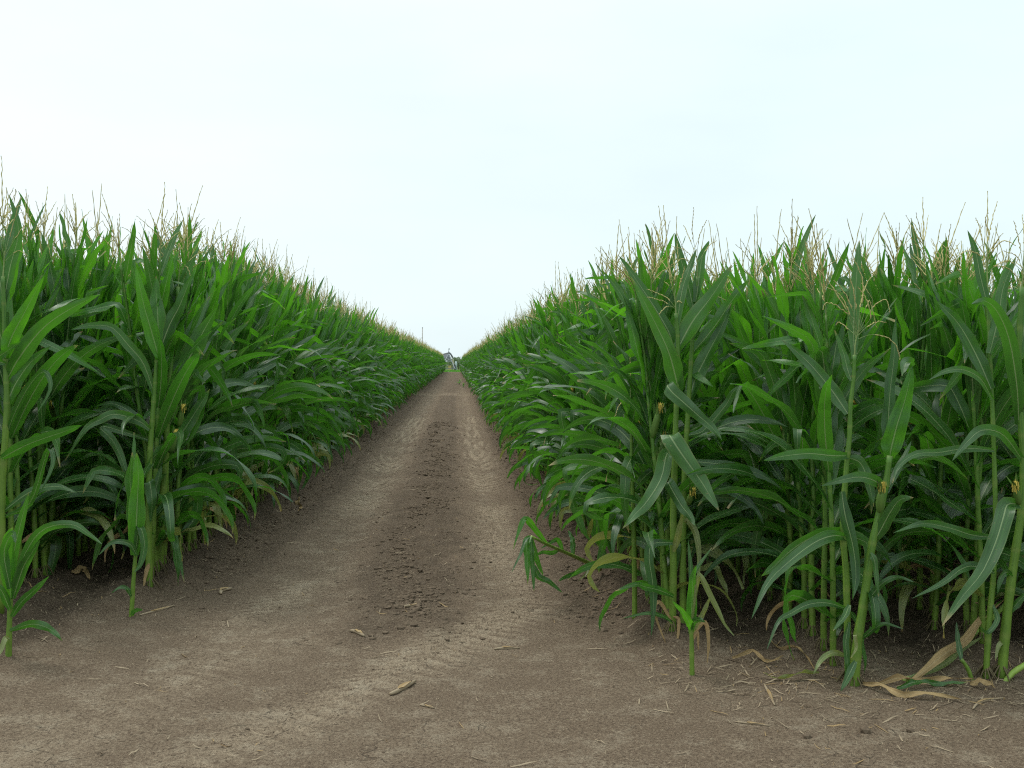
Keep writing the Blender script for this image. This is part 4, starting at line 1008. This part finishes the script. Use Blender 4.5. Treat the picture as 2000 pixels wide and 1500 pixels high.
while n < 380:                                           # thicker along the front of the right field
    x = lr.uniform(0.9, 4.2); y = lr.gauss(4.72 if x > 1.5 else 5.1, 0.30)
    n += 1; L = lr.uniform(.008, .035) + .09 * lr.random() ** 3; w = lr.uniform(.0007, .0024) + L * .014
    a = lr.gauss(0.2, 0.9); d = Vector((math.cos(a), math.sin(a), 0)); s = Vector((-d.y, d.x, lr.uniform(-.8, .8))).normalized(); rows = []; uvs = []; up = lr.uniform(-.004, .014)
    for q in (0, .33, .66, 1):
        c = ground_at(x + d.x * L * q, y + d.y * L * q, 0.004 + up * q); k = (.6, 1, .9, .4)[int(q * 3 + .1)]
        rows.append([c - s * w * k, c + s * w * k]); uvs.append([(0.2, q), (0.8, q)])
    mb.grid(rows, uvs, 0 if lr.random() < .7 else 1)
tag(mb.build('crop_litter', [M_STRAW, M_DRY]), 'scattered straw-coloured bits of chopped corn leaf and stem on the soil', 'litter', kind='stuff')
ico = bmesh.new(); bmesh.ops.create_icosphere(ico, subdivisions=1, radius=1); iv = [v.co.copy() for v in ico.verts]; if_ = [tuple(v.index for v in f.verts) for f in ico.faces]; ico.free()
def clod(mb, c, r, rnd):
    o = Vector((rnd.random() * 50, rnd.random() * 50, rnd.random() * 50)); sx, sy, sz = rnd.uniform(.8, 1.3), rnd.uniform(.8, 1.3), rnd.uniform(.5, .85); a = Matrix.Rotation(rnd.uniform(0, 6.28), 3, 'Z')
    mb.poly([a @ Vector((v.x * sx, v.y * sy, v.z * sz)) * r * (1 + .45 * noise.noise(v * 1.3 + o)) + c for v in iv], if_)
mb = MB(); n = 0
while n < 27000:
    y = 3.4 * (26 / 3.4) ** lr.random(); z = lr.random()
    if z < .36: x = lr.gauss(-.32, .17); big = 1.0; ok = smooth(5.2, 6.6, y) * smooth(-.35, .3, noise.noise(Vector((x * 2.5, y * 1.4, 4))))
    elif z < .48: x = lr.gauss(.95, .13); big = 1.0; ok = smooth(5.6, 6.4, y)
    elif z < .60: x = lr.gauss(-1.78, .16); big = .9; ok = smooth(6, 7.5, y)
    else: x = lr.uniform(-.55 * y, .6 * y); big = .42; ok = .75 + .25 * in_field(x, y)
    if abs(x) > 5 or lr.random() > ok: continue
    n += 1; r = .0025 + .020 * big * lr.random() ** 3.2
    clod(mb, ground_at(x, y, 0 if big > .5 else -r * .25), r, lr)
tag(mb.build('soil_crumb', M_CLOD, smooth_=False), 'loose dark crumbs of soil on the track and field edges', 'soil', kind='stuff')
# things one can point at
def stick(a, b, wpx, label, name='dry_stalk_piece', cat='dry stalk', mat=None, curve=0.0):
    A = G(*a); B = G(*b); r = wpx * A.y / FPX / 2
    m_ = (A + B) / 2; d = (B - A); sdv = Vector((-d.y, d.x, 0)) * curve
    pts = [A, A.lerp(B, .3) + sdv * .8, A.lerp(B, .65) + sdv * .9, B]
    pts = [Vector((p.x, p.y, terrain(p.x, p.y) + r * .8)) for p in pts]
    org = Vector((A.x, A.y, terrain(A.x, A.y))); t = empty(name, org, label, cat, 'dry stalk pieces on the dirt')
    mb = MB(); dn = catmull([p - org for p in pts], 9)
    mb.tube(dn, [r * k for k in (.5, .9, 1.05, 1, .95, 1.08, 1, .9, .6)], 7, vv=[i * .28 for i in range(9)]); mb.build('stem', mat or M_STRAW, t)
    mb = MB(); q = dn[3:8]
    leaf(mb, [p + Vector((0, 0, r * .9)) for p in q], [Vector((-d.y, d.x, 0)).normalized()] * len(q), r * 2.6, lr, 2, wave=.15); mb.build('husk_strip', M_DRY, t)
stick((761, 1359), (811, 1333), 9, 'largest pale dry corn stalk piece lying slantwise on the near dirt')
stick((684, 1234), (712, 1245), 7, 'short reddish tan stalk piece on the left wheel track')
stick((965, 1270), (1015, 1267), 5, 'thin tan stalk piece lying level on the right wheel track', curve=.1)
stick((789, 1187), (822, 1181), 5, 'orange tan leaf curl on the dark centre strip of the track')
stick((272, 1203), (340, 1184), 4, 'long thin straw beside the knee-high young plant on the left')
stick((1492, 1337), (1513, 1379), 5, 'forked straw pointing toward the viewer below the right-hand stalks')
stick((1436, 1411), (1503, 1419), 4, 'dark thin twig on the cracked pale ground at lower right')
stick((820, 1378), (848, 1384), 4, 'small tan sliver just right below the largest stalk piece')
stick((1900, 1387), (1960, 1365), 5, 'curved pale straw at the right edge under the stout stalk', curve=.12)
stick((432, 1162), (452, 1152), 7, 'bent pale husk scrap by the left row of corn', curve=.2)
def ground_leaf(pts, wpx, label, m=3):
    w = [G(*p) for p in pts]; org = Vector((w[0].x, w[0].y, terrain(w[0].x, w[0].y)))
    c = [Vector((p.x, p.y, terrain(p.x, p.y) + .012 + .02 * (i % 2))) - org for i, p in enumerate(w)]
    dn = catmull(c, 16); W = wpx * w[0].y / FPX * 1.6
    sides = []
    for i in range(16):
        t = (dn[min(i + 1, 15)] - dn[max(i - 1, 0)]).normalized(); sides.append(Matrix.Rotation(.8 + .5 * math.sin(i * .9), 3, t) @ Vector((-t.y, t.x, 0)))
    mb = MB(); leaf(mb, dn, sides, W, lr, 4, fold=.5, wave=.34)
    o = mb.build('dry_leaf', LEAF_MATS[m]); o.location = org
    tag(o, label, 'dry leaf', 'fallen corn blades on the ground')
ground_leaf([(1686, 1341), (1720, 1352), (1760, 1362), (1810, 1367), (1878, 1371)], 9, 'long orange tan dead corn blade lying nearest under the leaning stalk')
ground_leaf([(1710, 1344), (1750, 1338), (1800, 1334), (1850, 1338), (1905, 1330)], 10, 'pale tan dead corn blade lying behind the orange one')
ground_leaf([(1752, 1350), (1790, 1345), (1840, 1341), (1895, 1344)], 9, 'still green flattened corn blade between the dead tan ones', 0)
ground_leaf([(1895, 1341), (1920, 1345), (1945, 1348)], 9, 'short brown dead corn blade at the foot of the stout right-edge stalk')
ground_leaf([(1600, 1320), (1560, 1328), (1525, 1330), (1490, 1327)], 8, 'yellow-green fallen blade left of the crossing stalks', 2)
ground_leaf([(1590, 1312), (1560, 1285), (1520, 1270), (1505, 1262)], 7, 'dead tan blade in the shade left of the crossing stalks')
ground_leaf([(140, 1128), (165, 1122), (175, 1135)], 9, 'curled tan dead blade on dark soil behind the bushy left plant')
ground_leaf([(586, 975), (581, 985), (588, 993), (583, 1003)], 6, 'squiggly pale dead blade by the left row, farther along')
ground_leaf([(1430, 1290), (1470, 1285), (1500, 1296), (1530, 1292)], 6, 'greyish dead blade right of the short young plant')
for px, py, rp, lab in ((1690, 1430, 11, 'largest brown soil clod on the pale cracked ground at lower right'), (1575, 1441, 9, 'brown soil clod left of the largest one at lower right'), (1778, 1430, 8, 'small brown clod near the right corner of the dirt')):
    g = G(px, py); r = rp * g.y / FPX
    mb = MB(); clod(mb, Vector((0, 0, r * .35)), r, lr); clod(mb, Vector((r * .8, .2 * r, r * .15)), r * .5, lr)
    o = mb.build('soil_clod', M_CLOD, smooth_=False); o.location = (g.x, g.y, terrain(g.x, g.y)); tag(o, lab, 'clod', 'large soil clods')
